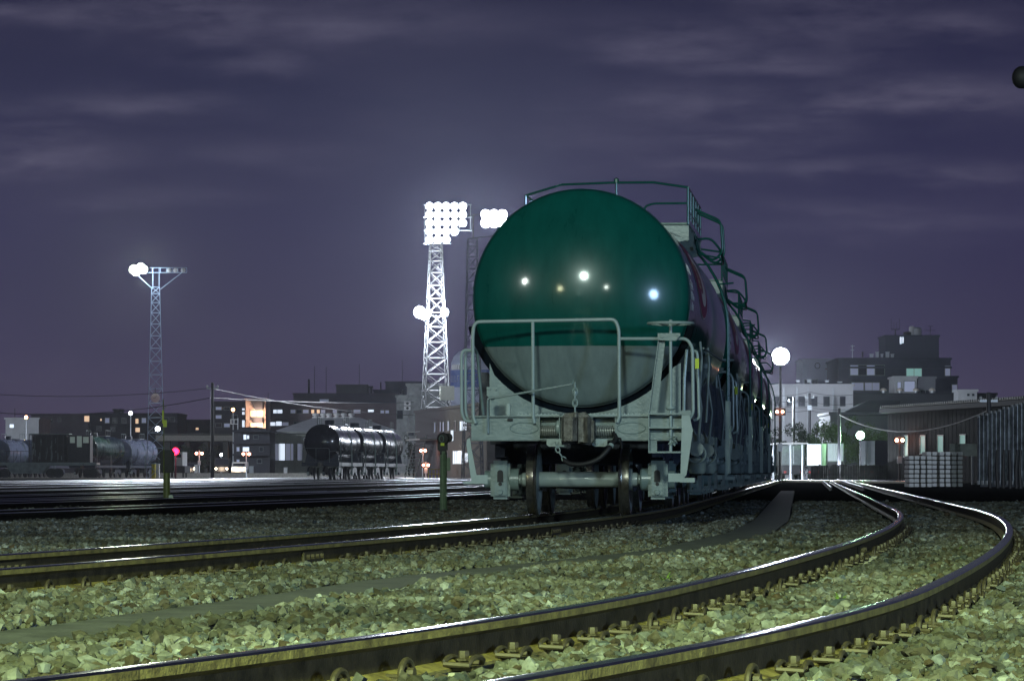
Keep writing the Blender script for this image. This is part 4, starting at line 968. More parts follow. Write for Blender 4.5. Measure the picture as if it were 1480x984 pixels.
lamp_pole('tall dark pole with a blinding white floodlight between train and white building', 1128, Z4, 515, -.2, .82, EM, 30000, COOL, m=BLACK, r=.13)
lamp_pole('low lamp with green white glow over the box trucks', 1243, 255, 629, -.2, .30, EMGG, 2600, (.55,1.,.6), r=.06)
lamp_pole('orange street lamp at far left above the pale tank wagons', 38, 460, 603, .25, .22, EMW, 700, (1.,.5,.2), GALV, .08)
lamp_pole('white street lamp just left of the slim lattice tower', 189, 450, 597, .25, .24, EM, 900, COOL, GALV, .08)
lamp_pole('orange street lamp by the framed dark building', 337, 470, 592, .25, .22, EMW, 800, (1.,.5,.2), GALV, .08)
lamp_pole('short white lamp near the level crossing', 320, 420, 657, .25, .16, EM, 300, COOL, GALV, .07)
lamp_pole('bracket lamp hanging low at the foot of the white lattice tower', 661, 372, 651, -.2, .13, EMOR, 60, (1.,.6,.4), GALV, .05)

# ---------------------------------------------------------------- crossing signals
def double_signal(label, x, y, Z, base, sep=.32, rad=.15, em=EMOR, group='signals with two lit lamps'):
    top = H(y, Z); root = empty('crossing_signal', (XX(x,Z), Z, base)); tag(root, label, 'signal', group)
    mb = MB(); mb.lathe([(.12,0),(.12,.2),(.06,.3),(.05,top-base+.3),(0,top-base+.32)], (0,0,0), 'z', 8); mb.build('post', GALV if x < 700 else DARKST, root)
    mb = MB(); mb.box(-sep-.2, sep+.2, -.02, .04, top-base-.24, top-base+.24, .02); mb.build('backboard', DARKST, root)
    for s in (-1, 1):
        mb = MB(); mb.lathe([(rad*1.1,-.25),(rad*1.15,-.25),(rad*1.15,-.02),(0,-.02)], (s*sep,0,top-base), 'y', 14); h = mb.build('lamp_hood', DARKST, root)
        mb = MB(); mb.lathe([(0,-.12),(rad,-.08)], (s*sep,0,top-base), 'y', 14); mb.build('lens', em, h)
    mb = MB(); mb.box(-.16,.16,-.10,.1,(top-base)*.45,(top-base)*.45+.5,.02); mb.build('relay_box', GALV, root)
    light('signal_glow', (XX(x,Z), Z-.5, top), 45, (1,.4,.25), .2)
    return root
double_signal('twin lamp signal nearest the red light', 288, 655, 400, .25)
double_signal('twin lamp signal in front of the dark hip-roofed building', 356, 656, 380, -.2)
double_signal('twin lamp signal above another by the outside stairs', 611.5, 651, 330, -.2, .2, .12)
double_signal('lower twin lamp signal by the yellow rail', 615.5, 672, 320, -.2, .22, .12)
double_signal('twin red amber signal on the tall post right of the train', 1127, 595, 218, -.2, .17, .09)
double_signal('twin red amber signal in front of the dark warehouse', 1300, 636, 240, -.2, .20, .12)
root = empty('signal_lamp', (XX(254,320), 320, -.2)); tag(root, 'single glowing red signal beside the white shunter cab', 'signal')
zr_ = H(652,320)+.2; mb = MB(); mb.lathe([(.1,0),(.06,.2),(.05,zr_),(0,zr_)], (0,0,0), 'z', 8); mb.build('post', DARKST, root)
mb = MB(); mb.lathe([(.25,-.22),(.27,-.22),(.27,0),(0,.05)], (0,0,zr_), 'y', 16); h = mb.build('lamp_hood', DARKST, root); mb = MB(); mb.lathe([(0,-.26),(.32,-.2)], (0,0,zr_), 'y', 16); mb.build('lens', EMR, h)
light('signal_glow', (XX(254,320), 319.2, zr_-.2), 350, (1,.03,.12), .2)
# white shunter cab beside it
Zs = 326; root = empty('shunting_vehicle', (XX(256,Zs), Zs, 0)); tag(root, 'small white shunting vehicle with a sloped cab beside the red signal', 'rail vehicle')
q = lambda x, y: ((x-256)*Zs/F, H(y, Zs))
mb = MB(); mb.prism([q(247,673),q(264,673),q(264,653),q(254,653),q(251,659),q(247,662)], -.2, 4.5); mb.build('cab', WHITEP, root, smooth=0)
mb = MB(); mb.prism([q(255,656),q(262,656),q(262,661),q(255,661)], -.23, -.203); mb.build('window', GLASSD, root, smooth=0)
mb = MB(); mb.box(-.7,.75,-.3,5,.45,H(673,Zs)-.005); mb.build('chassis', DARKST, root, smooth=0)
for s in (-.53,.53):
    for yy in (.6, 3.6): mb = MB(); mb.lathe([(0,-.06),(.4,-.06),(.4,.06),(0,.06)], (s,yy,.4), 'x', 16); mb.build('wheel', DARKST, root)

# ---------------------------------------------------------------- posts in the yard
root = empty('marker_post', (XX(241,73), 73, -.2)); tag(root, 'olive signal post with black box head and thin rod at left', 'marker post')
Zp = 73; q = lambda x, y: ((x-241)*Zp/F, H(y, Zp)+.2)
OLIVE = mat('olive_paint', (.12,.15,.04), .5, var=.2)
mb = MB(); mb.lathe([(.075,0),(.07,q(0,680)[1]),(0,q(0,680)[1]+.01)], (0,0,0), 'z', 14); mb.build('post', OLIVE, root)
mb = MB(); mb.box(q(232,0)[0], q(252,0)[0], -.1, .12, q(0,683)[1], q(0,650)[1], .03); mb.build('head', BLACK, root)
mb = MB(); x = q(237.5,0)[0]; mb.tube([(x,-.09,q(0,722)[1]),(x,-.12,q(0,600)[1]),(x-.01,-.12,q(0,577)[1])], .012, 6); mb.bar((x-.04,-.12,q(0,587)[1]),(x+.07,-.12,q(0,588)[1]),.008); mb.bar((x-.03,-.12,q(0,590)[1]),(x+.05,-.12,q(0,589)[1]),.008); mb.build('rod', OLIVE, root)
mb = MB(); mb.box(x-.01, x+.065, -.15,-.125, q(0,617)[1], q(0,607)[1]); mb.build('reflector', LIME, root)
mb = MB(); mb.box(x-.03, x+.0, -.15,-.135, q(0,612)[1], q(0,593)[1]); mb.build('reflector', LIME, root)
root = empty('distance_marker', (XX(247,72.5), 72.5, -.2)); tag(root, 'short pale marker stake at the foot of the olive post', 'marker')
mb = MB(); mb.box(-.045,.045,-.02,.02,0,.24,.01); mb.build('stake', mat('pale_mint', (.55,.66,.55), .6), root)
Zp = 57.8; root = empty('signal_post', (XX(641,Zp), Zp, -.2)); tag(root, 'grey green post with a black rounded lamp head left of the wagon', 'signal post')
q = lambda x, y: ((x-641)*Zp/F, H(y, Zp)+.2)
OLG = mat('grey_green_paint', (.11,.17,.10), .5, var=.2)
mb = MB(); mb.lathe([(.062,0),(.058,q(0,652)[1]),(0,q(0,652)[1]+.01)], (0,0,0), 'z', 16); mb.tube([(0,-.05,0),(0,-.07,q(0,655)[1])], .012, 6); mb.build('post', OLG, root)
mb = MB(); c = q(0,634)[1]; mb.lathe([(0,-.10),(.085,-.09),(.105,-.06),(.105,.10),(0,.12)], (-.005,0,c), 'y', 24); mb.box(-.10,.07,-.07,.10,q(0,652)[1],c,.02); mb.box(-.06,.05,-.05,.06,q(0,656)[1]-.01,q(0,652)[1]); 
mb.lathe([(0,-.06),(.07,-.05),(.08,.05),(0,.07)], (.075,.0,c+.02), 'y', 16); mb.build('lamp_head', BLACK, root)
mb = MB(); mb.tube([(-.03+.035*math.cos(a), -.105, c+.0+.055*math.sin(a)) for a in np.linspace(0,2*math.pi,20)[:-1]], .006, 5, closed=True); mb.build('door_rim', mat('teal_rim', (.03,.10,.09), .4), root)
mb = MB(); mb.box(-.045,.015,-.115,-.10,q(0,644)[1],q(0,640)[1]); mb.build('plate', LIME, root)
mb = MB(); mb.box(.055,.115,-.03,.09,q(0,680)[1],q(0,661)[1],.01); mb.build('side_box', OLG, root)

# ---------------------------------------------------------------- other tank wagons
NAVY = tank_paint('tank_black', (.018,.020,.030), (.018,.020,.030), 0, .8, .25); PALE = tank_paint('tank_pale_blue_grey', (.20,.23,.32), (.17,.19,.26), 2.1, .6, .25); DKGREEN = tank_paint('tank_dark_green', (.012,.05,.04), (.05,.06,.07), 2.1, .6, .25)
def simple_wagon(tm, label, re=1.2, rm=1.27, top=3.7, stripes=None):
    root = empty('tank_wagon'); tag(root, label, 'tank wagon')
    tank_mesh(re, rm, 12.4, top, .8, .5, 40).build('tank', tm, root)
    mb = MB(); mb.box(-1.25,1.25,.0,12.4,.92,1.16); mb.build('underframe', UNDER, root, smooth=0)
    for u in (.9, 11.3): mb = MB(); mb.prism([(-1.15,1.17),(-1.0,1.9),(1.0,1.9),(1.15,1.17)], u, u+.03); mb.build('saddle', UNDER, root, smooth=0)
    for u0 in (1.4, 8.9):
        b = empty('bogie'); b.parent = root
        for du in (0,1.8):
            for s in (-1,1): mb = MB(); mb.lathe([(0,s*.5),(.45,s*.5),(.43,s*.53),(.42,s*.62),(0,s*.62)], (0,u0+du,.43), 'x', 22); mb.build('wheel', DARKST, b)
        for s in (-1,1): mb = MB(); mb.prism([(u0-.3,.3),(u0-.3,.7),(u0+.6,.9),(u0+1.2,.9),(u0+2.1,.7),(u0+2.1,.3),(u0+1.5,.3),(u0+1.2,.5),(u0+.6,.5),(u0+.3,.3)], s*.98-.06, s*.98+.06, 'x'); mb.build('side_frame', UNDER, b, smooth=0)
        for s in (-1,1): mb = MB(); mb.lathe([(0,-.1),(.1,-.1),(.1,0),(0,0)], (s*.97,u0-.32,.45), 'y', 12); mb.build('axle_box', GREYL, b)
    for u in (.05, 12.35):
        mb = MB(); mb.tube(fillet([(-1.2,u,1.16),(-1.2,u,2.1),(.6,u,2.1),(.6,u,1.16)], .15, 3), .022, 6); mb.tube([(-.3,u,2.1),(-.3,u,1.16)], .02, 6); mb.tube([(.6,u,1.9),(1.2,u,1.9),(1.2,u,1.16)], .02, 6); mb.build('end_railing', GREYD, root)
    mb = MB(); mb.box(-.95,.95,5.3,7.1,top+.02,top+.07); mb.build('top_platform', GALV, root, smooth=0)
    mb = MB()
    for s in (-1,1):
        mb.tube([(s*.93,5.3,top+.55),(s*.93,7.1,top+.55)], .025, 5)
        for u in (5.3,6.2,7.1): mb.tube([(s*.93,u,top+.04),(s*.93,u,top+.55)], .025, 5)
    mb.build('top_railing', GREYD, root)
    mb = MB(); mb.lathe([(0,.34),(.3,.32),(.34,.26),(.34,-.1),(0,-.1)], (0,4.6,top), 'z', 18); mb.build('manhole', UNDER, root)
    for u in (.35, 5.8):
        mb = MB()
        for du in (0,.35): mb.tube([(1.0,u+du if u > 1 else u,top-.2),(1.30,u+du if u > 1 else u,top-1.0),(1.34,u+du if u > 1 else u,1.0),(1.34,u+du if u > 1 else u,.4)], .025, 5)
        mb.build('side_ladder', GREYL, root)
    mb = MB()
    for u in (2.9, 9.4):
        pts = [(1.1*0+math.sqrt(max(0,(rm+.01)**2-(z-(top-rm))**2)), u, z) for z in np.linspace(top-.9, 1.4, 10)]; mb = MB(); mb.tube(pts, .022, 5); mb.build('strap', UNDER, root)
    mb = MB(); mb.lathe([(0,-.12),(.15,-.12),(.18,0),(.18,.05),(0,.05)], (0,-.1,1.0), 'y', 14); mb.box(-.1,.1,-.45,-.1,.85,1.1,.02); mb.build('coupler', CASTING, root)
    mb = MB(); mb.box(1.2,1.42,-.02,.35,.42,.46); mb.box(1.2,1.24,.0,.03,.46,.95); mb.build('step_ladder', GREYL, root, smooth=0)
    return root
def kids_update():
    KIDS.clear()
    for o in bpy.data.objects:
        if o.parent: KIDS.setdefault(o.parent.name, []).append(o)
blk = simple_wagon(NAVY, 'front black tank wagon of the three parked in the middle distance'); hd = .082
p0 = Vector((XX(463,229), 229, 0)); blk.location = p0; blk.rotation_euler = (0,0,-hd); kids_update()
for k, lb in enumerate(('middle black tank wagon of the three parked in the middle distance','rearmost black tank wagon of the three, nearest the white tower')):
    c = copy_tree(blk); c.location = p0+Vector((math.sin(hd), math.cos(hd), 0))*13.2*(k+1); c['label'] = lb
for o in [x for x in bpy.data.objects if x.name.startswith('tank_wagon') and 'black' in x.get('label','')]: o['group'] = 'black tank wagons parked in the yard'
grn = simple_wagon(DKGREEN, 'dark green tank wagon at left with a bright glossy side', 1.3, 1.38, 3.9)
grn.location = (XX(119,322), 322, 0); grn.rotation_euler = (0,0,-.12)
pal = simple_wagon(PALE, 'pale blue grey tank wagon directly left of the slim lattice tower', 1.25, 1.33, 3.75)
pal.location = (XX(170,338), 338, 0); pal.rotation_euler = (0,0,-.13); kids_update()
for (x, Z, yw, lb) in ((-6, 338, .13, 'pale blue grey tank wagon cut off by the left edge'), (38, 345, .13, 'pale blue grey tank wagon behind the black work wagon')):
    c = copy_tree(pal); c.location = (XX(x,Z), Z, 0); c.rotation_euler = (0,0,-yw); c['label'] = lb
for o in [x for x in bpy.data.objects if 'pale blue grey tank' in x.get('label','')]: o['group'] = 'pale tank wagons at far left'
# work wagon seen side on
Zw = 318; root = empty('work_wagon', (XX(0,Zw), Zw, 0)); tag(root, 'long low work wagon with open black machinery frame and small windowed cab', 'work wagon')
q = lambda x, y: (x*Zw/F, H(y, Zw))
FR = mat('wagon_frame_pale', (.30,.36,.36), .5, var=.25, scale=2)
mb = MB(); mb.prism([q(-8,668),q(-8,672),q(9,672),q(16,684),q(60,684),q(68,673),q(140,672),q(140,668)], -.1, .0); mb.prism([q(-8,668),q(-8,672),q(9,672),q(16,684),q(60,684),q(68,673),q(140,672),q(140,668)], 2.3, 2.4)
mb.box(q(-8,0)[0], q(140,0)[0], .0, 2.3, q(0,671)[1], q(0,669)[1]); mb.build('well_frame', FR, root, smooth=0)
mb = MB(); a, b = q(42,0)[0], q(99,0)[0]; zt_, zb_ = q(0,628)[1], q(0,668)[1]
for x in np.linspace(a, b, 8): mb.bar((x,.1,zb_),(x,.1,zt_),.07); mb.bar((x,2.2,zb_),(x,2.2,zt_),.07)
for z in (zt_, zt_-.9, zb_+.6): mb.bar((a,.1,z),(b,.1,z),.06); mb.bar((a,2.2,z),(b,2.2,z),.06)
mb.build('machinery_frame', DARKST, root, smooth=0)
mb = MB(); mb.box(a+.3, b-.2, .3, 2.0, zb_, zt_-.06, .05); mb.build('machinery', BLACK, root, smooth=0)
mb = MB(); mb.box(a-.05, b+.05, .0, 2.3, zt_+.04, zt_+.1); mb.build('canopy_roof', FR, root, smooth=0)
mb = MB(); rsd = random.Random(9)
for k in range(26):
    x = rsd.uniform(a+.2, b-.3); z = rsd.uniform(zb_+.1, zt_-.7); w = rsd.uniform(.03,.12); mb.box(x, x+w, -.02-.001*k, .06, z, z+rsd.uniform(.1,.7))
mb.build('pipework', mat('pipe_steel', (.22,.26,.26), .4, metal=.3, var=.4, scale=3), root, smooth=0)
a, b = q(99.5,0)[0], q(130,0)[0]; mb = MB(); mb.box(a, b, .1, 2.2, zb_, q(0,629)[1]); mb.build('cab', DARKST, root, smooth=0)
for (x0, x1, y0, y1) in ((101,108,631,640),(111,118,630,646),(120,128,631,640)):
    mb = MB(); mb.box(q(x0,0)[0], q(x1,0)[0], .06, .098, q(0,y1)[1], q(0,y0)[1]); mb.build('window', emis('cab_glow', (.45,.55,.5), .16), root, smooth=0)
for xw in (-4, 5, 72, 82, 126, 134):
    mb = MB(); mb.lathe([(.08,.5),(.08,1.8)], (q(xw,0)[0],0,.43), 'y', 8); mb.lathe([(0,.5),(.43,.5),(.43,.62),(0,.62)], (q(xw,0)[0],0,.43), 'y', 18); mb.lathe([(0,1.7),(.43,1.7),(.43,1.8),(0,1.8)], (q(xw,0)[0],0,.43), 'y', 18); mb.build('wheelset', DARKST, root)
mb = MB(); 
for x in (10,20,30): mb.bar((q(x,0)[0],.0,q(0,668)[1]),(q(x,0)[0],.0,q(0,652)[1]),.04)
mb.bar((q(5,0)[0],0,q(0,652)[1]),(q(42,0)[0],0,q(0,652)[1]),.04); mb.build('handrail', DARKST, root, smooth=0)

# ---------------------------------------------------------------- buildings, left to centre
bld('low pale box building behind the pale tank wagons at far left', 'building', 8, 480, 56, 480, 606, 12, WALLW, [(14,20,613,618,'lit')])
bld('lilac grey flats with a blue lit window at far left', 'apartment building', 45, 560, 128, 560, 600, 15, WALLP, [(61,66,609,614,'blue'),(48,52,605,609,'dark'),(72,76,604,610,'dark'),(84,88,604,610,'dark'),(122,129,601,609,'warm')])
bld('long dark flats with balconies behind the slim lattice tower', 'apartment building', 129, 560, 257, 560, 599, 15, WALLD, [(145,147,605,608,'warm'),(196,200,605,613,'warm'),(152,158,604,611,'dim'),(163,169,604,611,'dark'),(176,182,604,611,'dark'),(205,211,604,611,'dim'),(236,243,603,609,'dark'),(246,252,603,609,'dark'),(140,146,616,622,'dark'),(196,202,618,624,'warm'),(160,166,617,623,'dark'),(214,220,617,623,'dark')], ledge=(613,626))
bld('small stair turret on the roof of the long dark flats', 'rooftop structure', 164, 566, 173, 566, 593, 6, WALLD, base=H(598,560), name='rooftop_box')
bld('dark low block with a serrated parapet far behind the red signal', 'building', 257, 640, 308, 640, 608, 15, WALLD, [(283,287,618,621,'warm'),(262,266,616,620,'dark')])
bld('dark framed block with two tall narrow lit windows', 'building', 309, 520, 354, 520, 582, 14, WALLD, [(350,353.5,590,599,'lit'),(350,353.5,607,617,'lit'),(312,320,588,592,'dim'),(324,332,588,592,'dark'),(335,343,600,605,'dark'),(312,320,600,605,'dim'),(312,320,612,617,'dark'),(324,332,612,617,'dim')], ledge=(594,606))
st, f, tp = bld('cream stair tower with glowing open landings', 'apartment building', 355, 505, 384, 505, 578, 10, WALLC, [(362,380,593,602,'warm'),(362,380,611,618,'warm')])
for (yy0, yy1) in ((580,592),(603,611)):
    a, z1 = f.st(365, yy0); b, z0 = f.st(380, yy1); mb = MB(); mb.prism([(a-.2,z1+.2),(b,z1+.2),(b,z0+.2),(a+.4,z0+.2)], -.9, -.05); mb.build('balcony', WALLD, st, smooth=0)
light('landing_lamp', P(374,597,503.4), 500, (1,.62,.4), .2); light('landing_lamp', P(374,614,503.4), 500, (1,.62,.4), .2)
bld('long lilac apartment block with rows of lit flats behind the warehouse', 'apartment building', 385, 515, 586, 515, 583, 14, WALLP, [(395,400,592,597,'lit'),(401,408,592,597,'lit'),(420,427,592,597,'dim'),(429,436,592,597,'dark'),(438,446,592,597,'dim'),(450,454,592,597,'warm'),(458,462,592,597,'warm'),(464,470,592,597,'dim'),(481,487,592,597,'dim'),(489,494,592,597,'dark'),(502,507,592,597,'dark'),(511,521,592,597,'dim'),(532,540,592,595,'lit'),(550,555,593,597,'dim'),(557,562,593,597,'dim'),(390,398,610,615,'lit'),(399,407,609,615,'lit'),(408,417,610,615,'dim'),(425,432,610,615,'dark')], ledge=(590,604), roofm=WALLN)
bld('bulky dark lilac hospital block with rooftop tank house', 'building', 424, 600, 576, 600, 570, 20, mat('wall_dusk', (.085,.08,.11), .85, var=.15, scale=.4), [(462,475,577,582,'dim')])
bld('boxy rooftop tank house above the hospital block', 'rooftop structure', 486, 604, 531, 604, 557.5, 8, mat('wall_dusk2', (.10,.10,.115), .85, var=.1, scale=.4), base=H(569,600), name='rooftop_box')
bld('narrow flue box right of the rooftop tank house', 'rooftop structure', 534, 604, 538, 604, 560, 2, WALLD, base=H(569,600), name='rooftop_box')
bld('dark navy block with a flat roof left of the white lattice tower', 'building', 557, 620, 618, 620, 553, 16, WALLN)
bld('dark low rooftop wing below the navy block', 'building', 540, 610, 580, 610, 565, 8, WALLN)
bld('pale stained concrete building behind the white lattice tower', 'building', 588, 400, 646, 400, 557, 14, CONCW, [(590,598,625,629,'dark'),(600,606,600,604,'dark')], ledge=(572,))
cb, f, tp = bld('narrow pale concrete wing with two air conditioners', 'building', 573, 398, 589, 398, 574, 8, CONCW, [(574,582,593,605,'dark')])
for yy in (580, 587):
    a, z1 = f.st(584, yy); mb = MB(); mb.box(a, a+.75, -.4, -.01, z1-.45+.2, z1+.2, .03); u_ = mb.build('air_conditioner', WHITEP, cb); mb = MB(); mb.lathe([(0,-.43),(.16,-.43),(.16,-.402),(0,-.402)], (a+.4,0,z1-.02), 'y', 14); mb.build('fan', DARKST, u_)
# hip roofed dark house
bld('dark three storey house under a low hip roof with lit windows', 'house', 338, 430, 390, 430, 624, 10, WALLD, [(352,356,628,635,'lit'),(357,360,629,634,'lit'),(351,360,646,652,'lit'),(342,346,646,652,'dim'),(375,380,646,652,'dark'),(367,373,629,634,'dark'),(342,346,664,669,'dim'),(372,378,664,669,'dark')], ledge=(640,657))
f = Face(336,429.5,392,429.5)
def hip(label_root, xa, xb, Z, ye, yr, xr0, xr1, dep, m, base, name='hip_roof'):
    a, b = XX(xa,Z), XX(xb,Z); z0, z1 = H(ye,Z), H(yr,Z+dep/2); r0, r1 = XX(xr0,Z+dep/2), XX(xr1,Z+dep/2)
    mb = MB(); mb.add([(a,Z,z0),(b,Z,z0),(b,Z+dep,z0),(a,Z+dep,z0),(r0,Z+dep/2,z1),(r1,Z+dep/2,z1)], [(0,1,5,4),(1,2,5),(2,3,4,5),(3,0,4),(0,3,2,1)]); o = mb.build('roof', m, None, smooth=0); return o
r_ = hip(None, 335, 393, 429, 624, 617, 352, 376, 12, ROOFD, 0); r_.name = 'roof_canopy'; tag(r_, 'dark hip roof over the three storey house', 'roof')
# mid warehouse
Zm = 440; wh, f, tp = bld('grey green metal warehouse with pale hip roof behind the black tank wagons', 'warehouse', 389, Zm, 582, Zm, 627, 22, METALW, [(393,402,641,665,'dim'),(403,412,641,665,'lit'),(413,424,641,665,'dim'),(430,437,641,665,'dim'),(576,580,641,660,'dim')])
o = hip(None, 386, 586, Zm-.6, 626, 603, 455, 520, 23.5, ROOFP, 0); o.parent = wh; o.matrix_parent_inverse = wh.matrix_basis.inverted()
mb = MB()
for x in np.linspace(0, f.len, 26): mb.box(x-.03, x+.03, -.05, -.001, 0, H(628,Zm)+.2)
mb.build('siding_ribs', METALW, wh, smooth=0)
for x in (456, 467, 475.5, 486.5, 497, 508):
    Zv = Zm+11; s = Zv/F; vt = empty('roof_ventilator', P(x,606,Zv)); tag(vt, 'white mushroom ventilator on the pale warehouse ridge', 'roof ventilator', 'six mushroom ventilators on the warehouse ridge')
    mb = MB(); mb.lathe([(.22,-.3),(.22,.3)], (0,0,0), 'z', 14); mb.build('neck', WHITEP, vt); mb = MB(); mb.lathe([(0,.85),(.3,.82),(.42,.72),(.42,.5),(.25,.45),(.25,.35),(.46,.32),(.46,.2),(0,.2)], (0,0,0), 'z', 16); mb.build('cowl', WHITEP, vt)
# brown office, receding to the left
of, f, tp = bld('brown two storey office receding behind the grey lamp post', 'office building', 600, 345, 704, 300, 597, 9, WALLB, [(628,630,611,624,'dim'),(636,638,610,623,'dim'),(640,642.5,610,623,'dim'),(647,650,609,622,'dim'),(652,656,622,637,'lit'),(657,660,609,622,'dark'),(665,675,609,622,'lit'),(655,670,652,670,'lit'),(671,677,655,668,'lit')])
mb = MB(); a = f.st(612,620)[0]; b = f.st(628,620)[0]; 
n_ = 12
for i in range(n_): mb.box(a-1.2+i*(b-a)/n_, a-1.2+(i+1)*(b-a)/n_+.1, -1.6, -.6, .3+i*.33, .36+i*.33)
mb.bar((a-1.2,-1.6,.3),(b-1.2,-1.6,.3+n_*.33),.08); mb.bar((a-1.2,-.6,.3),(b-1.2,-.6,.3+n_*.33),.08); mb.build('outside_stairs', GREYL, of, smooth=0)
mb = MB(); mb.box(a, b+2, -1.7, -.0, f.st(612,637)[1]+.2, f.st(612,637)[1]+.35); mb.bar((a,-1.7,f.st(612,625)[1]+.2),(b+2,-1.7,f.st(612,625)[1]+.2),.05); mb.build('landing', GREYL, of, smooth=0)
light('door_lamp', P(664,655,316), 260, (1.,.8,.65), .2)
# silo
Zq = 420; root = empty('silo', (XX(686,Zq), Zq, -.2)); tag(root, 'domed pale silo with a blue lettered band behind the wagon railing', 'silo'); q = lambda y: H(y,Zq)+.2
rS = 35*Zq/F; SIL = mat('silo_steel', (.34,.38,.50), .6, var=.1, scale=.4); SBL = mat('silo_blue', (.06,.11,.32), .6, var=.1, scale=.4)
mb = MB(); mb.lathe([(rS,0),(rS,q(560))], (0,0,0), 'z', 40); mb.build('drum', SIL, root)
mb = MB(); mb.lathe([(rS*1.004,q(560)),(rS*1.004,q(535))], (0,0,0), 'z', 40); mb.build('painted_band', SBL, root)
mb = MB(); mb.lathe([(rS,q(535)),(rS*.97,q(525)),(rS*.86,q(515)),(rS*.66,q(508)),(rS*.45,q(505.5)),(0,q(505))], (0,0,0), 'z', 40); mb.build('dome', SIL, root)
for k in range(8):
    an = math.pi+.45+k*.11; mb = MB(); c = (rS*1.0*math.cos(an), rS*1.0*math.sin(an)); mb.tube(fillet([(c[0],c[1],q(535)),(c[0]*1.02,c[1]*1.02,q(529)),(c[0]*.9,c[1]*.9,q(527))], .2, 3), .12, 6); mb.build('vent', WHITEP, root)
rsd = random.Random(3)
for k in range(9):
    an = math.pi+.35+k*.15; x, y = (rS*1.012)*math.cos(an), (rS*1.012)*math.sin(an); z = q(552); tv = Vector((-math.sin(an), math.cos(an), 0)); mb = MB(); c = Vector((x,y,z))
    mb.bar(c, c+Vector((0,0,.75)), .07); mb.bar(c+Vector((0,0,rsd.choice((0,.7)))), c+Vector((0,0,rsd.choice((0,.7))))+tv*.3, .07) if k % 2 else mb.bar(c+Vector((0,0,.02)), c+tv*.32+Vector((0,0,.02)), .08)
    mb.build('letter', SIL, root, smooth=0)
# expressway
Ze = 500; root = empty('expressway_viaduct', (0,Ze,0)); tag(root, 'grey elevated road deck crossing behind the utility pole', 'viaduct')
mb = MB(); mb.box(XX(225,Ze), XX(342,Ze), 0, 9, H(637,Ze), H(628,Ze)); mb.build('deck', CONC, root, smooth=0)
mb = MB(); mb.box(XX(225,Ze), XX(342,Ze), -.2, -.01, H(629,Ze), H(626,Ze)); mb.build('parapet', CONCD, root, smooth=0)
for x in (240, 268, 296, 324): mb = MB(); mb.box(XX(x,Ze)-.35, XX(x,Ze)+.35, 2, 4, -.2, H(637,Ze)-.003); mb.build('pier', CONCD, root, smooth=0)
# sign gantry
Zg = 465; root = empty('road_sign', (XX(344,Zg), Zg, .25)); tag(root, 'pale framed road sign board on a mast by the cream stair tower', 'road sign')
mb = MB(); mb.tube([(0,0,0),(0,0,H(604,Zg)-.25)], .1, 8); mb.build('mast', GALV, root)
mb = MB(); a = XX(333,Zg)-XX(344,Zg); 
for (x0,x1,y0,y1) in ((a,0,605.5,606.5),(a,0,612,613),(a,a+.15,606.5,612),(a/2-.05,a/2+.05,606.5,612)): mb.box(x0, x1, -.1, -.02, H(y1,Zg)-.25, H(y0,Zg)-.25)
mb.build('sign_frame', WHITEP, root, smooth=0)
# utility pole and its wires
def upole(label, x, ytop, Z, base, m=DARKST, arm=True, r=.13):
    top = H(ytop,Z)-base; root = empty('utility_pole', (XX(x,Z), Z, base)); tag(root, label, 'utility pole')
    mb = MB(); mb.lathe([(r*1.3,0),(r,top),(0,top+.02)], (0,0,0), 'z', 10); mb.build('pole', m, root)
    if arm:
        mb = MB(); mb.box(-.5,.5,-.06,.06,top-.55,top-.42); mb.build('crossarm', GALV, root, smooth=0)
        for s in (-.45,.45): mb = MB(); mb.lathe([(0,.2),(.07,.18),(.09,.08),(.05,.0),(0,0)], (s,0,top-.42), 'z', 8); mb.build('insulator', WHITEP, root)
    return root
upole('dark wooden utility pole standing between red signal and dark block', 307, 553, 300, -.2)
def wire(label, pts, r=.03, m=DARKST, sag=None):
    mb = MB(); mb.tube(pts, r, 5); o = mb.build('overhead_wire', m, None); return tag(o, label, 'wire')
def wpx(lst, n=8):
    out = []
    for i in range(len(lst)-1):
        (x0,y0,z0,s) = lst[i]; (x1,y1,z1,_) = lst[i+1]; a = P(x0,y0,z0); b = P(x1,y1,z1)
        for k in range(n): t = k/n; q_ = a.lerp(b, t); q_.z -= s*4*t*(1-t); out.append(q_)
    out.append(P(*lst[-1][:3])); return out
wire('upper wire running left and right from the utility pole', wpx([(-30,568,330,.5),(303,561,300,.7),(640,600,420,0)]), .028)
wire('lower wire running left and right from the utility pole', wpx([(-30,594,330,.8),(303,575,300,.3),(640,580,420,0)]), .034)
# rooftop aerials
for (x, y0, y1, Z, r, lb) in ((446,548,570,600,.22,'thick short aerial mast on the hospital block'),(454,529,570,600,.06,'tall thin whip aerial left on the hospital roof'),(471,530,568,600,.06,'tall thin whip aerial second on the hospital roof'),(519,526,558,604,.06,'tall thin whip aerial above the tank house'),(581,520,553,620,.06,'tall thin whip aerial on the navy block'),(550,552,566,610,.14,'short thick aerial left of the navy block'),(387,567,583,515,.05,'small television aerial over the long flats'),(20,590,606,480,.06,'small aerial over the low box at far left')):
    z0 = H(y1,Z)-.3; root = empty('aerial', (XX(x,Z), Z+1, z0)); tag(root, lb, 'aerial'); mb = MB(); mb.lathe([(r,0),(r*.8,H(y0,Z)-z0),(0,H(y0,Z)-z0)], (0,0,0), 'z', 8); mb.build('mast', DARKST, root)
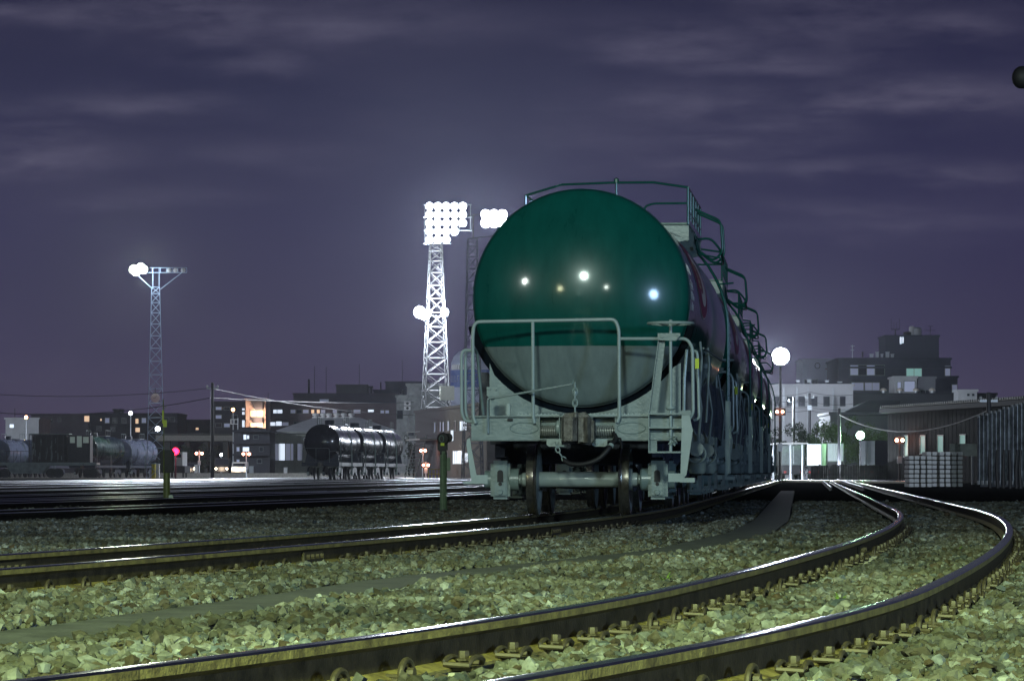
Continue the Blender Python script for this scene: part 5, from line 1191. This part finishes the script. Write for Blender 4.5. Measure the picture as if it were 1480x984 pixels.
# small clutter at street level: cars, boxes, fence
def car(label, x, Z, base, m, w=1.75, l=4.3, h=1.45, lit=True, van=False):
    root = empty('parked_car', (XX(x,Z), Z, base)); tag(root, label, 'car')
    mb = MB(); hh = h if not van else 1.95
    mb.prism([(0,.3),(0,.75),(.15,.88),(1.1,.98),(1.75,hh-.03),(2.0,hh),(3.4,hh),(4.1,1.0),(l,.95),(l,.3)] if not van else [(0,.3),(0,.9),(.4,1.1),(.9,hh-.1),(1.1,hh),(l-.1,hh),(l,1.0),(l,.3)], -w/2, w/2, 'x'); mb.build('body', m, root, smooth=20)
    mb = MB(); mb.prism([(1.12,1.0),(1.72,hh-.08),(1.74,hh-.08),(1.14,1.0)] if not van else [(.38,1.12),(.88,hh-.14),(.90,hh-.14),(.40,1.12)], -w/2+.12, w/2-.12, 'x'); o = mb.build('windscreen', GLASSD, root, smooth=0); o.location.y = -.03
    for s in (-1,1):
        mb = MB(); mb.lathe([(0,-.03),(.11,-.01),(.12,.03)], (s*(w/2-.22),0,.68), 'y', 12); mb.build('headlight', emis('headlamp', (1.,.75,.55), 22) if lit else WHITEP, root)
        for yy in (.85, l-.85): mb = MB(); mb.lathe([(0,s*(w/2-.2)),(.32,s*(w/2-.2)),(.32,s*(w/2+.01)),(0,s*(w/2+.01))], (0,yy,.32), 'x', 16); mb.build('wheel', BLACK, root)
    if lit: light('headlamp_glow', (XX(x,Z), Z-.6, base+.7), 120, (1,.75,.5), .15)
    return root
car('dark car with glowing headlights left of the utility pole', 273, 425, .25, DARKST)
car('dark van with glowing headlights right of the utility pole', 320, 415, .25, DARKST, van=True)
car('pale car with lit lamps in front of the dark hip-roofed house', 345, 400, .25, WHITEP)
def cabinet(label, x0, x1, y0, y1, Z, m, base=-.2, doors=1):
    a, b = XX(x0,Z), XX(x1,Z); root = empty('relay_cabinet', ((a+b)/2, Z, base)); tag(root, label, 'cabinet'); w = (b-a)/2; h = H(y0,Z)-base
    mb = MB(); mb.box(-w, w, 0, .6, .1, h, .03); mb.build('body', m, root); mb = MB(); mb.box(-w-.05, w+.05, -.05, .65, h+.002, h+.06); mb.build('cap', m, root, smooth=0)
    mb = MB(); mb.box(-w*.8, w*.8, -.02, -.003, .2, h-.08); mb.build('door', m, root, smooth=0); return root
cabinet('yellow cabinet at the foot of the slim lattice tower', 219, 224, 671, 683, 340, YELLOW); cabinet('white cabinet with yellow neighbour by the slim lattice tower', 225, 230, 671, 683, 342, WHITEP)
cabinet('pale equipment box left of the twin lamp signal', 281, 285, 672, 683, 395, WHITEP); cabinet('white control box in front of the warehouse corner', 410, 415, 676, 684, 405, WHITEP)
cabinet('grey relay box below the hip roofed house', 360, 366, 674, 684, 390, GALV)
root = empty('guard_rail', (0,325,-.2)); tag(root, 'yellow tubular rail in front of the brown office', 'guard rail'); mb = MB()
xs_ = np.linspace(XX(619,325), XX(690,325), 15)
for x in xs_: mb = MB(); mb.tube([(x,0,0),(x,0,1.0)], .035, 6); mb.build('upright', YELLOW, root)
for z in (.55, 1.0): mb = MB(); mb.tube([(xs_[0],0,z),(xs_[-1],0,z)], .035, 6); mb.build('rail_bar', YELLOW, root)

# ---------------------------------------------------------------- right side
bld('pale rooftop sign building with a ring emblem behind the bright pole lamp', 'building', 1160, 450, 1206, 450, 521, 10, mat('wall_haze', (.26,.28,.36), .8, var=.05), [(1163,1170,549,555,'dark'),(1174,1181,549,555,'dark')])
mb = MB(); Zr = 449.6; mb.tube([(XX(1181.5,Zr)+.33*math.cos(a), Zr, H(528.5,Zr)+.36*math.sin(a)) for a in np.linspace(0,2*math.pi,25)[:-1]], .05, 5, closed=True); rg = mb.build('ring_emblem', DARKST); tag(rg, 'dark ring emblem on the pale sign wall', 'emblem')
mb = MB(); mb.box(XX(1193,Zr), XX(1204,Zr), Zr, Zr+.3, H(533.5,Zr), H(532.3,Zr)); rg = mb.build('sign_strip', mat('maroon', (.15,.03,.05), .6)); tag(rg, 'small maroon strip on the pale sign wall', 'sign')
bld('dark navy stepped building, middle storeys with a long window band', 'building', 1212, 430, 1374, 430, 520, 16, WALLN, [(1229,1240,528,542,'dim'),(1241,1252,528,542,'dark'),(1253,1264,528,542,'dim'),(1265,1278,528,542,'dark'),(1310,1332,531,545,'green'),(1366,1373,529,543,'dim'),(1231,1248,553,564,'dim'),(1250,1271,553,564,'dim')], ledge=(531,547))
bld('dark navy rooftop tower block on the stepped building', 'rooftop structure', 1280, 434, 1357, 434, 487, 8, mat('wall_navy2', (.07,.08,.12), .8, var=.1), [(1300.5,1303,486.5,497,'lit'),(1304,1306,487,496,'lit')], base=H(519,430), name='rooftop_tower')
bld('dark navy lower wing at the right end of the stepped building', 'building', 1340, 428, 1384, 428, 546, 18, WALLN, [(1376,1383,556,567,'dim')])
sh, f, tp = bld('white shed with a panelled door standing on the dark roof', 'building', 1293, 395, 1325, 395, 546.5, 6, WALLW, [(1297,1302,552,566,'dim'),(1307,1322,551,566,'dim')])
bld('grey annex joined to the right of the white shed', 'building', 1325.5, 395.5, 1352, 395.5, 547, 6, mat('wall_mid', (.18,.19,.22), .8), [(1331,1337,564,572,'dark'),(1338,1343,564,572,'dark')])
for (x, r, y0, y1, m_, lb) in ((1313,.55,480,489,BLACK,'black water tank on the navy tower roof'),(1319,.35,472,489,WHITEP,'slim white tank on the navy tower roof'),(1327,.55,474,489,WALLW,'wide pale tank on the navy tower roof')):
    root = empty('rooftop_tank', (XX(x,436), 437, H(y1,436)+.1)); tag(root, lb, 'water tank'); h = H(y0,436)-H(y1,436); mb = MB(); mb.lathe([(r,0),(r,h*.9),(r*.6,h),(0,h)], (0,0,0), 'z', 16); mb.build('drum', m_, root)
root = empty('aerial', (XX(1294,436), 436, H(488,436))); tag(root, 'forked aerial array on the navy tower', 'aerial')
mb = MB(); s = 436/F; mb.tube([(0,0,0),(0,0,12*s)], .09, 6); mb.bar((-6*s,0,12*s),(6*s,0,12*s),.1)
for x in (-6, -2, 2, 6): mb.tube([(x*s,0,12*s),(x*s,0,(28 if x in (-6,6) else 22)*s)], .03, 5)
mb.build('mast', DARKST, root)
root = empty('aerial', (XX(1346,436), 437, H(488,436))); tag(root, 'double yagi aerial right of the pale tank', 'aerial'); mb = MB(); mb.tube([(0,0,0),(0,0,17*s)], .04, 6); mb.bar((-10*s,0,11*s),(7*s,0,11*s),.05); mb.bar((-4*s,0,17*s),(4*s,0,17*s),.05); mb.build('mast', DARKST, root)
root = empty('aerial', (XX(1232,434), 434, H(519,430))); tag(root, 'short twin lamp mast on the left end of the stepped roof', 'aerial'); mb = MB(); mb.tube([(0,0,0),(0,0,22*s)], .06, 6); mb.box(-.2,.2,-.1,.1,14*s,15*s); mb.box(-.2,.25,-.1,.1,20*s,21*s); mb.build('mast', GALV, root)
for i, (x, w) in enumerate(((1247,2),(1260,5),(1268,4),(1275,3),(1283,5),(1290,4))):
    cabinet(['thin flue on the stepped roof','small white cooler on the stepped roof','second small white cooler on the stepped roof','narrow cooler on the stepped roof','wide cooler beside the navy tower','tall cooler touching the navy tower'][i], x-w/2, x+w/2, 509+(i % 2)*3, 519, 432, GALV if i else DARKST, H(519,430)+.2)
wb, f, tp = bld('white two storey building with six dark windows', 'building', 1117, 385, 1233, 385, 558, 14, mat('wall_bright', (.52,.53,.56), .8, var=.08, scale=.4), [(1119,1127,573,587,'dark'),(1137,1146.5,573,587,'dark'),(1154,1163.5,573,587,'dark'),(1172,1181.5,573,587,'dark'),(1190,1199,573,587,'dark'),(1214,1222,573,587,'dark')], frame=WALLW)
mb = MB()
for x in (1133, 1152, 1168, 1204): a = f.st(x,570)[0]; mb.box(a-.05, a+.05, -.1, -.001, 0, f.st(x,559)[1]+.2)
mb.build('downpipe', GALV, wb, smooth=0)
for (x0,x1,y0) in ((1151,1156,550),(1167,1172,549),(1193,1198,550),(1211,1217,552)): cabinet('roof unit %s on the white two storey building' % {1151:'leftmost',1167:'second from left',1193:'third from left',1211:'rightmost'}[x0], x0, x1, y0, 558, 387, GALV, H(557,385)+.3)
# dark hip roof house between
hs, f, tp = bld('low house with a pale wall and dark hip roof left of the dark warehouse', 'house', 1200, 330, 1286, 330, 599, 12, mat('wall_pale_low', (.24,.26,.27), .8, var=.1, scale=.5))
o = hip(None, 1208, 1300, 329.4, 601, 579, 1255, 1300, 14, ROOFD, 0); o.parent = hs; o.matrix_parent_inverse = hs.matrix_basis.inverted()
bld('wide dark low roof block below the stepped building', 'building', 1225, 388, 1440, 388, 571, 14, mat('wall_black', (.018,.022,.032), .8))
for i, x in enumerate((1281, 1305, 1328.5, 1352)):
    Zv = 386; root = empty('roof_ventilator', P(x,580,Zv)+Vector((0,3,0))); tag(root, 'round domed roof vent on the dark low roof', 'roof ventilator', 'four domed vents on the dark roof')
    root.location.z = H(571,388)+.3; mb = MB(); mb.lathe([(.2,-.1),(.2,.25)], (0,0,0), 'z', 12); mb.build('neck', GALV, root); mb = MB(); mb.lathe([(.38,.2),(.38,.3),(.25,.48),(0,.55)], (0,0,0), 'z', 16); mb.build('cowl', mat('vent_tan', (.6,.55,.48), .5), root)
bld('small white rooftop hut right of the stepped building', 'building', 1385, 380, 1412, 380, 566, 4, WALLW, [(1398,1401,569,572,'dark'),(1405,1408,569,572,'dark')])
# dark warehouse, coming nearer to the right
dw, f, tp = bld('long dark metal warehouse with four narrow lit windows', 'warehouse', 1283, 245, 1500, 212, 595, 18, METALD, [(1308,1313,630,659,'green'),(1331,1338,630,655,'green'),(1356,1364,630,656,'green'),(1388,1396,629,641,'green')], roofm=mat('fascia', (.05,.055,.075), .8))
mb = MB()
for x in np.arange(.4, f.len, .95): mb.box(x-.012, x+.012, -.012, -.001, 0, tp)
mb.build('siding_ribs', METALD, dw, smooth=0)
mb = MB(); mb.box(-.4, f.len, -.5, -.16, tp-.1+.2, tp+.2+.2); mb.build('gutter', mat('fascia', (0,0,0)), dw, smooth=0)
mb = MB(); x = 0.
vs = []; 
while x < f.len: mb.box(x, x+.25, -.55, 18, tp+.5, tp+.62); x += .5
mb.box(-.4, f.len, -.5, 18, tp+.452, tp+.499)
mb.build('corrugated_roof', ROOFD, dw, smooth=0)
sg = empty('sign_board', (0,0,0)); tag(sg, 'weathered grey green sign panel above the sleeper stacks', 'sign board'); Zk = 200; mb = MB(); mb.box(XX(1373,Zk), XX(1412,Zk), Zk, Zk+.1, H(659,Zk), H(641,Zk)); mb.build('panel', mat('sign_grey', (.16,.18,.15), .7, var=.3, scale=1.5), sg, smooth=0)
mb = MB()
for x in (1378, 1406): mb = MB(); mb.box(XX(x,Zk)-.05, XX(x,Zk)+.05, Zk+.105, Zk+.2, -.2, H(642,Zk)); mb.build('post', DARKST, sg, smooth=0)
# trees behind the trucks
def bush(label, x, Z, yb, yt, wpx_, n, leaf, m, seed, name='tree', cat='tree', group=None, base=None):
    rr_ = random.Random(seed); base = -.2 if base is None else base; zt_ = H(yt,Z)-base; root = empty(name, (XX(x,Z), Z, base)); tag(root, label, cat, group); w = wpx_*Z/F/2
    mb = MB(); 
    limbs = []
    for k in range(7):
        a = rr_.uniform(0, 2*math.pi); q1 = Vector((math.cos(a)*w*.35, math.sin(a)*w*.35, zt_*.45)); q2 = Vector((math.cos(a)*w*rr_.uniform(.4,.9), math.sin(a)*w*rr_.uniform(.4,.9), zt_*rr_.uniform(.6,.95))); limbs.append((q1,q2)); mb.tube([(0,0,0),(0,0,zt_*.22),q1,q2], [.12,.09,.05,.015], 5)
    mb.build('trunk', mat('bark', (.07,.055,.04), .9, var=.3), root)
    cl = [(q2+Vector((rr_.uniform(-.3,.3)*w, rr_.uniform(-.3,.3)*w, rr_.uniform(-.15,.05)*zt_)), rr_.uniform(.25,.5)*w) for q1,q2 in limbs for _ in range(2)]+[(Vector((rr_.uniform(-.6,.6)*w, rr_.uniform(-.6,.6)*w, rr_.uniform(.3,.9)*zt_)), rr_.uniform(.25,.45)*w) for _ in range(6)]+[(Vector((rr_.uniform(-.8,.8)*w, rr_.uniform(-.8,.8)*w, rr_.uniform(.08,.7)*zt_)), rr_.uniform(.3,.5)*w) for _ in range(12)]
    mb = MB(); vs = []; fs = []
    for i in range(n):
        c, r = rr_.choice(cl); d = Vector((rr_.gauss(0,1), rr_.gauss(0,1), rr_.gauss(0,1))).normalized()*r*rr_.uniform(.4,1.05)**.6; p_ = c+d
        if p_.z < .1: continue
        a = Vector((rr_.gauss(0,1), rr_.gauss(0,1), rr_.gauss(0,1))).normalized()*leaf*rr_.uniform(.6,1.3); b = a.cross(Vector((rr_.gauss(0,1), rr_.gauss(0,1), rr_.gauss(0,1)))).normalized()*leaf*.5
        k = len(vs); vs += [p_-a, p_+b, p_+a, p_-b]; fs.append((k,k+1,k+2,k+3))
    mb.add(vs, fs); me = bpy.data.meshes.new('crown'); me.from_pydata(mb.v, [], mb.f); me.materials.append(m); o = bpy.data.objects.new('crown', me); COL.objects.link(o); o.parent = root
    return root
LEAF = mat('leaves', (.09,.15,.045), .6, var=.5, scale=1.2); LEAFD = mat('leaves_dark', (.035,.055,.03), .6, var=.5, scale=1.2)
for i, (x, w, yt, m_, lb) in enumerate(((1112,34,612,LEAFD,'dark bush beside the twin red signal, leftmost of the row'),(1150,36,610,LEAFD,'dim bush second from the left behind the platform roof'),(1182,40,607,LEAF,'feathery bush behind the whitest truck panel'),(1214,44,606,LEAF,'feathery bush behind the thin dark pole'),(1246,48,605,LEAF,'green lit bush right around the green white lamp'),(1277,24,616,LEAF,'small bright green bush against the warehouse corner'))):
    bush(lb, x, 275+i*2, 660, yt, w, 4200, .085, m_, i+11, group='bushes behind the trucks')
bush('small dark tree by the foot of the outside stairs', 598, 350, 690, 632, 26, 900, .13, LEAFD, 5); bush('dark round tree under the viaduct', 300, 480, 690, 642, 26, 700, .2, LEAFD, 6, base=.25); bush('dark tree behind the white shunter cab', 270, 470, 690, 644, 22, 600, .2, LEAFD, 8, base=.25)
# loading roof and trucks
Zt = 262; root = empty('loading_canopy', (0,Zt,-.2)); tag(root, 'long white edged loading canopy just right of the train', 'canopy'); mb = MB(); mb.box(XX(1088,Zt), XX(1168,Zt), 0, 6, H(641.5,Zt)+.2, H(639.5,Zt)+.2); mb.build('roof', WHITEP, root, smooth=0)
for x in (1096, 1118, 1143, 1160): mb = MB(); mb.box(XX(x,Zt)-.06, XX(x,Zt)+.06, .3, .42, 0, H(642,Zt)+.19); mb.build('column', GALV, root, smooth=0)
light('canopy_lamp', P(1112,652,Zt+2), 450, (.8,.88,1.), .4)
light('flood_and_fill_light', P(1100,560,350), 22000, (.8,.88,1.), .5)  # bare fill light added behind the train to light the white building
light('flood_and_fill_light', P(1243,622,266), 1400, (.55,1.,.5), .25)  # extra fill light added behind the green lamp to brighten the bushes
TRB = mat('truck_dark', (.03,.04,.045), .35, coat=.4, var=.2); TRW = mat('truck_panel_white', (.72,.76,.85), .4, var=.05)
def truck(label, x0, x1, y0, y1, Z, yaw, ln, body, endm, cab=True):
    w = (XX(x1,Z)-XX(x0,Z))/math.cos(yaw); h0, h1 = H(y1,Z), H(y0,Z); root = empty('box_truck', (XX(x0,Z), Z, -.2), yaw); tag(root, label, 'truck', 'box trucks parked behind the board fence')
    mb = MB(); mb.box(0, w, 0, ln, h0+.2, h1+.2, .02); mb.build('cargo_box', body, root, smooth=0)
    mb = MB(); mb.box(.04, w-.04, -.03, -.004, h0+.25, h1+.15); d = mb.build('rear_door', endm, root, smooth=0)
    mb = MB(); mb.box(w/2-.02, w/2+.02, -.05, -.031, h0+.3, h1+.1); mb.box(w*.35, w*.37, -.05, -.031, h0+.3, h1+.1); mb.build('door_bar', GALV, d, smooth=0)
    mb = MB(); mb.box(0.05, w-.05, .2, ln+1.6, .6, h0+.195); mb.build('chassis', DARKST, root, smooth=0)
    mb = MB(); mb.prism([(ln+.3,.5),(ln+.3,2.3),(ln+1.6,2.3),(ln+2,1.5),(ln+2,.5)], .05, w-.05, 'x'); mb.build('cab', WHITEP, root, smooth=0)
    for s in (0.05, w-.3):
        for yy in (1.3, ln+1.1): mb = MB(); mb.lathe([(0,s),(.45,s),(.45,s+.25),(0,s+.25)], (0,yy,.45), 'x', 18); mb.build('wheel', BLACK, root)
    for s in (.15, w-.35): mb = MB(); mb.box(s, s+.2, -.05, -.005, .65, .8); mb.build('tail_light', mat('tail_red', (.4,.02,.02), .4), root, smooth=0)
    return root
truck('grey truck with a ribbed side under the canopy', 1130, 1163, 643, 672, 268, 0, 5, GREYD, GREYD)
truck('truck with the brightest white rear panel', 1166, 1187, 641, 673, 264, -.25, 6, GREYL, emis('self_lit_white_panel', (.85,.93,1.), 1.0))  # rear panel given a glow of its own in place of lamplight
truck('truck with a pale blue white rear panel beside the thin pole', 1195.5, 1219, 640, 667, 266, -.1, 5, GREYD, TRW)
truck('long dark truck with a white shutter end under the green white lamp', 1244, 1264, 636, 673, 250, -.55, 7.5, TRB, TRW)
for xx_, pw_ in ((1178,1000),(1207,1400),(1254,1700)): light('truck_fill_light', (XX(xx_,251), 251.5, .55), pw_, (.82,.9,1.), .15)  # hidden fill lights added low behind the fence to brighten the truck panels
# board fence
Zf = 247; root = empty('board_fence', (0,Zf,-.2)); tag(root, 'low dark fence of rough vertical boards in front of the trucks', 'fence'); rsd = random.Random(2)
x = XX(1172,Zf); mb = MB(); FB = mat('fence_board', (.05,.055,.05), .8, var=.5, scale=2)
while x < XX(1318,Zf): w = rsd.uniform(.13,.2); mb.box(x, x+w-.015, rsd.uniform(-.02,.02), .05+rsd.uniform(0,.02), 0, H(672,Zf)+.2+rsd.uniform(-.06,.05)); x += w
mb.build('boards', FB, root, smooth=0); mb = MB(); mb.box(XX(1172,Zf), XX(1318,Zf), .08,.16,.5,.6); mb.build('crossrail', FB, root, smooth=0)
# poles and the white cable
upole('thin dark pole between two truck panels holding the white cable', 1213, 590, 252, -.2, DARKST, False, .10)
upole('dark cross armed pole at the corrugated wall holding the white cable', 1429, 567, 196, -.2, DARKST, True, .13)
upole('pale short pole in front of the white building', 1147, 574, 350, -.2, CONCD, True, .14)
pw = upole('dark utility pole with tangled lines in front of the white building', 1170, 568, 372, -.2, DARKST, True, .14)
mb = MB(); s = 372/F; mb.box(-.25,.25,-.2,.2,H(590,372),H(583,372),.05); mb.build('transformer', GALV, pw)
wire('sagging white cable strung across the dark warehouse', wpx([(1213,599,252,0),(1430,592,196,0)][:1]+[(1213,599,252,1.25),(1430,592,196,0)], 14), .035, WHITEP)
for i, (ya, yb, yc) in enumerate(((571,566,570),(578,580,583),(584,588,590),(592,593,596))): wire(['topmost','second','third','lowest'][i]+' thin black line crossing the white building', wpx([(1117,ya,372,.2),(1170,yb,372,.25),(1235,yc,372,0)]), .022)
# concrete sleeper stacks
Zc = 168; q = lambda x: XX(x, Zc); s = Zc/F
mb = MB(); mb.box(0,.225,-.0,2.0,0,.17,.015); SB = mb.build('concrete_sleeper', mat('sleeper_concrete', (.75,.76,.75), .8, var=.2, scale=3)); base_me = SB.data; bpy.data.objects.remove(SB)
cols = [(1314,7),(1322,7),(1331,7),(1340,7),(1354,8),(1362,8),(1373,8),(1382,8),(1391,8),(1400,8)]
rown = ['bottom','second','third','fourth','fifth','sixth','seventh','top']; rsd = random.Random(12)
for ci, (x, n_) in enumerate(cols):
    for r_i in range(n_):
        o = bpy.data.objects.new('concrete_sleeper', base_me); COL.objects.link(o); z = -.2+r_i*.222
        o.location = (q(x)+rsd.uniform(-.01,.01), Zc+(0 if x < 1350 else 4)+rsd.uniform(-.05,.05)+r_i*.0, z); 
        rn = rown[r_i] if r_i < n_-1 else 'top'
        cn = ['first','second','third','fourth','fifth','sixth','seventh','eighth','ninth','tenth'][ci]
        tag(o, 'end-on concrete sleeper, %s layer of the %s column from the left' % (rn, cn), 'concrete sleeper', 'concrete sleepers stacked by the warehouse')
        if r_i: pass
# timber dunnage between layers belongs to the stacks
DN = mat('dunnage', (.05,.04,.03), .9); 
for (xa, xb, n_, lb) in ((1312,1348,7,'left'),(1352,1368,8,'middle'),(1371,1408,8,'right')):
    for k in range(1, n_):
        mb = MB(); y0 = Zc+(0 if xa < 1350 else 4)+.3; mb.box(q(xa), q(xb)+.1, y0, y0+.1, -.2+k*.222-.048, -.2+k*.222-.003); o = mb.build('timber_spacer', DN, smooth=0)
        tag(o, 'dark timber spacer above the %s layer of the %s sleeper stack' % (rown[k-1], lb), 'timber spacer', 'timber spacers between the sleepers')
# corrugated steel wall on the right
fw_ = Face(1416, 170, 1500, 166); root = empty('corrugated_wall', (fw_.A.x, fw_.A.y, -.2), fw_.ang); tag(root, 'tall silvery wall of upright corrugated sheets at the right edge', 'wall')
SIL2 = mat('silver_sheet', (.30,.34,.37), .4, metal=.4, var=.5, scale=2.2); x = 0; i = 0; ht = H(601,172)+.2; rsd = random.Random(8)
while x < fw_.len:
    hh = ht+i*.055+rsd.uniform(-.04,.04); mb = MB(); mb.add([(x+a, b, z) for z in (.12, hh) for a, b in ((0,0),(.05,-.16),(.19,-.16),(.24,0))], [(0,1,5,4),(1,2,6,5),(2,3,7,6)]); mb.add([(x+a, b+.012, z) for z in (.12, hh) for a, b in ((0,0),(.05,-.16),(.19,-.16),(.24,0))], [(0,4,5,1),(1,5,6,2),(2,6,7,3)])
    o = mb.build('sheet', SIL2, root, smooth=0)
    mb = MB(); mb.box(x+.03, x+.21, -.19, -.165, .10, .30, .01); mb.box(x+.04, x+.20, -.19, -.165, hh-.10, hh+.02, .01); mb.build('end_cap', WHITEP, o, smooth=0)
    x += .335; i += 1
mb = MB(); mb.box(0, fw_.len, .04, .12, 1.2, 1.3); mb.box(0, fw_.len, .04,.12, 0, .16); mb.build('rail_beam', GALV, root, smooth=0)
for i, x in enumerate((1431, 1442, 1450, 1460, 1469, 1475)):
    Zb = 158-i*1.5; root = empty('timber_post', (XX(x,Zb), Zb, -.2)); tag(root, 'black timber post in front of the corrugated wall, number %s from the left' % ['one','two','three','four','five','six'][i], 'post', 'black posts before the corrugated wall')
    mb = MB(); mb.tube([(0,0,0),(rsd.uniform(-.05,.05),0,.8),(rsd.uniform(-.05,.05),.05,H(650,Zb)+.2)], [.09,.08,.06], 7); mb.build('stake', BLACK, root)
# loudspeaker hanging into the frame at the right edge
Zh = 46; root = empty('loudspeaker_pole', (XX(1500,Zh), Zh, -.2)); tag(root, 'black rounded loudspeaker poking in at the upper right edge', 'loudspeaker')
zc = H(112,Zh)+.2; mb = MB(); mb.lathe([(.06,0),(.045,zc+.3),(0,zc+.3)], (0,0,0), 'z', 10); mb.build('pole', BLACK, root)
mb = MB(); mb.lathe([(0,-.15),(.06,-.145),(.10,-.12),(.13,-.08),(.145,-.02),(.14,.04),(.11,.10),(.06,.14),(0,.15)], (XX(1478,Zh)-XX(1500,Zh),0,zc), 'z', 18); mb.bar((XX(1478,Zh)-XX(1500,Zh),0,zc),(0,0,zc),.04); mb.build('speaker', BLACK, root)
# haze
mb = MB(); mb.box(-700,700,-70,1500,-1.3,160); hz = mb.build('haze', [], None, smooth=0); tag(hz, 'thin night haze that glows around the floodlights', 'haze', kind='stuff')
m = bpy.data.materials.new('haze'); m.use_nodes = True; t = m.node_tree; t.nodes.clear(); o_ = t.nodes.new('ShaderNodeOutputMaterial'); v_ = t.nodes.new('ShaderNodeVolumePrincipled')
v_.inputs['Color'].default_value = (.85,.88,1,1); v_.inputs['Density'].default_value = .00008; v_.inputs['Anisotropy'].default_value = .80; t.links.new(v_.outputs[0], o_.inputs['Volume']); hz.data.materials.append(m)
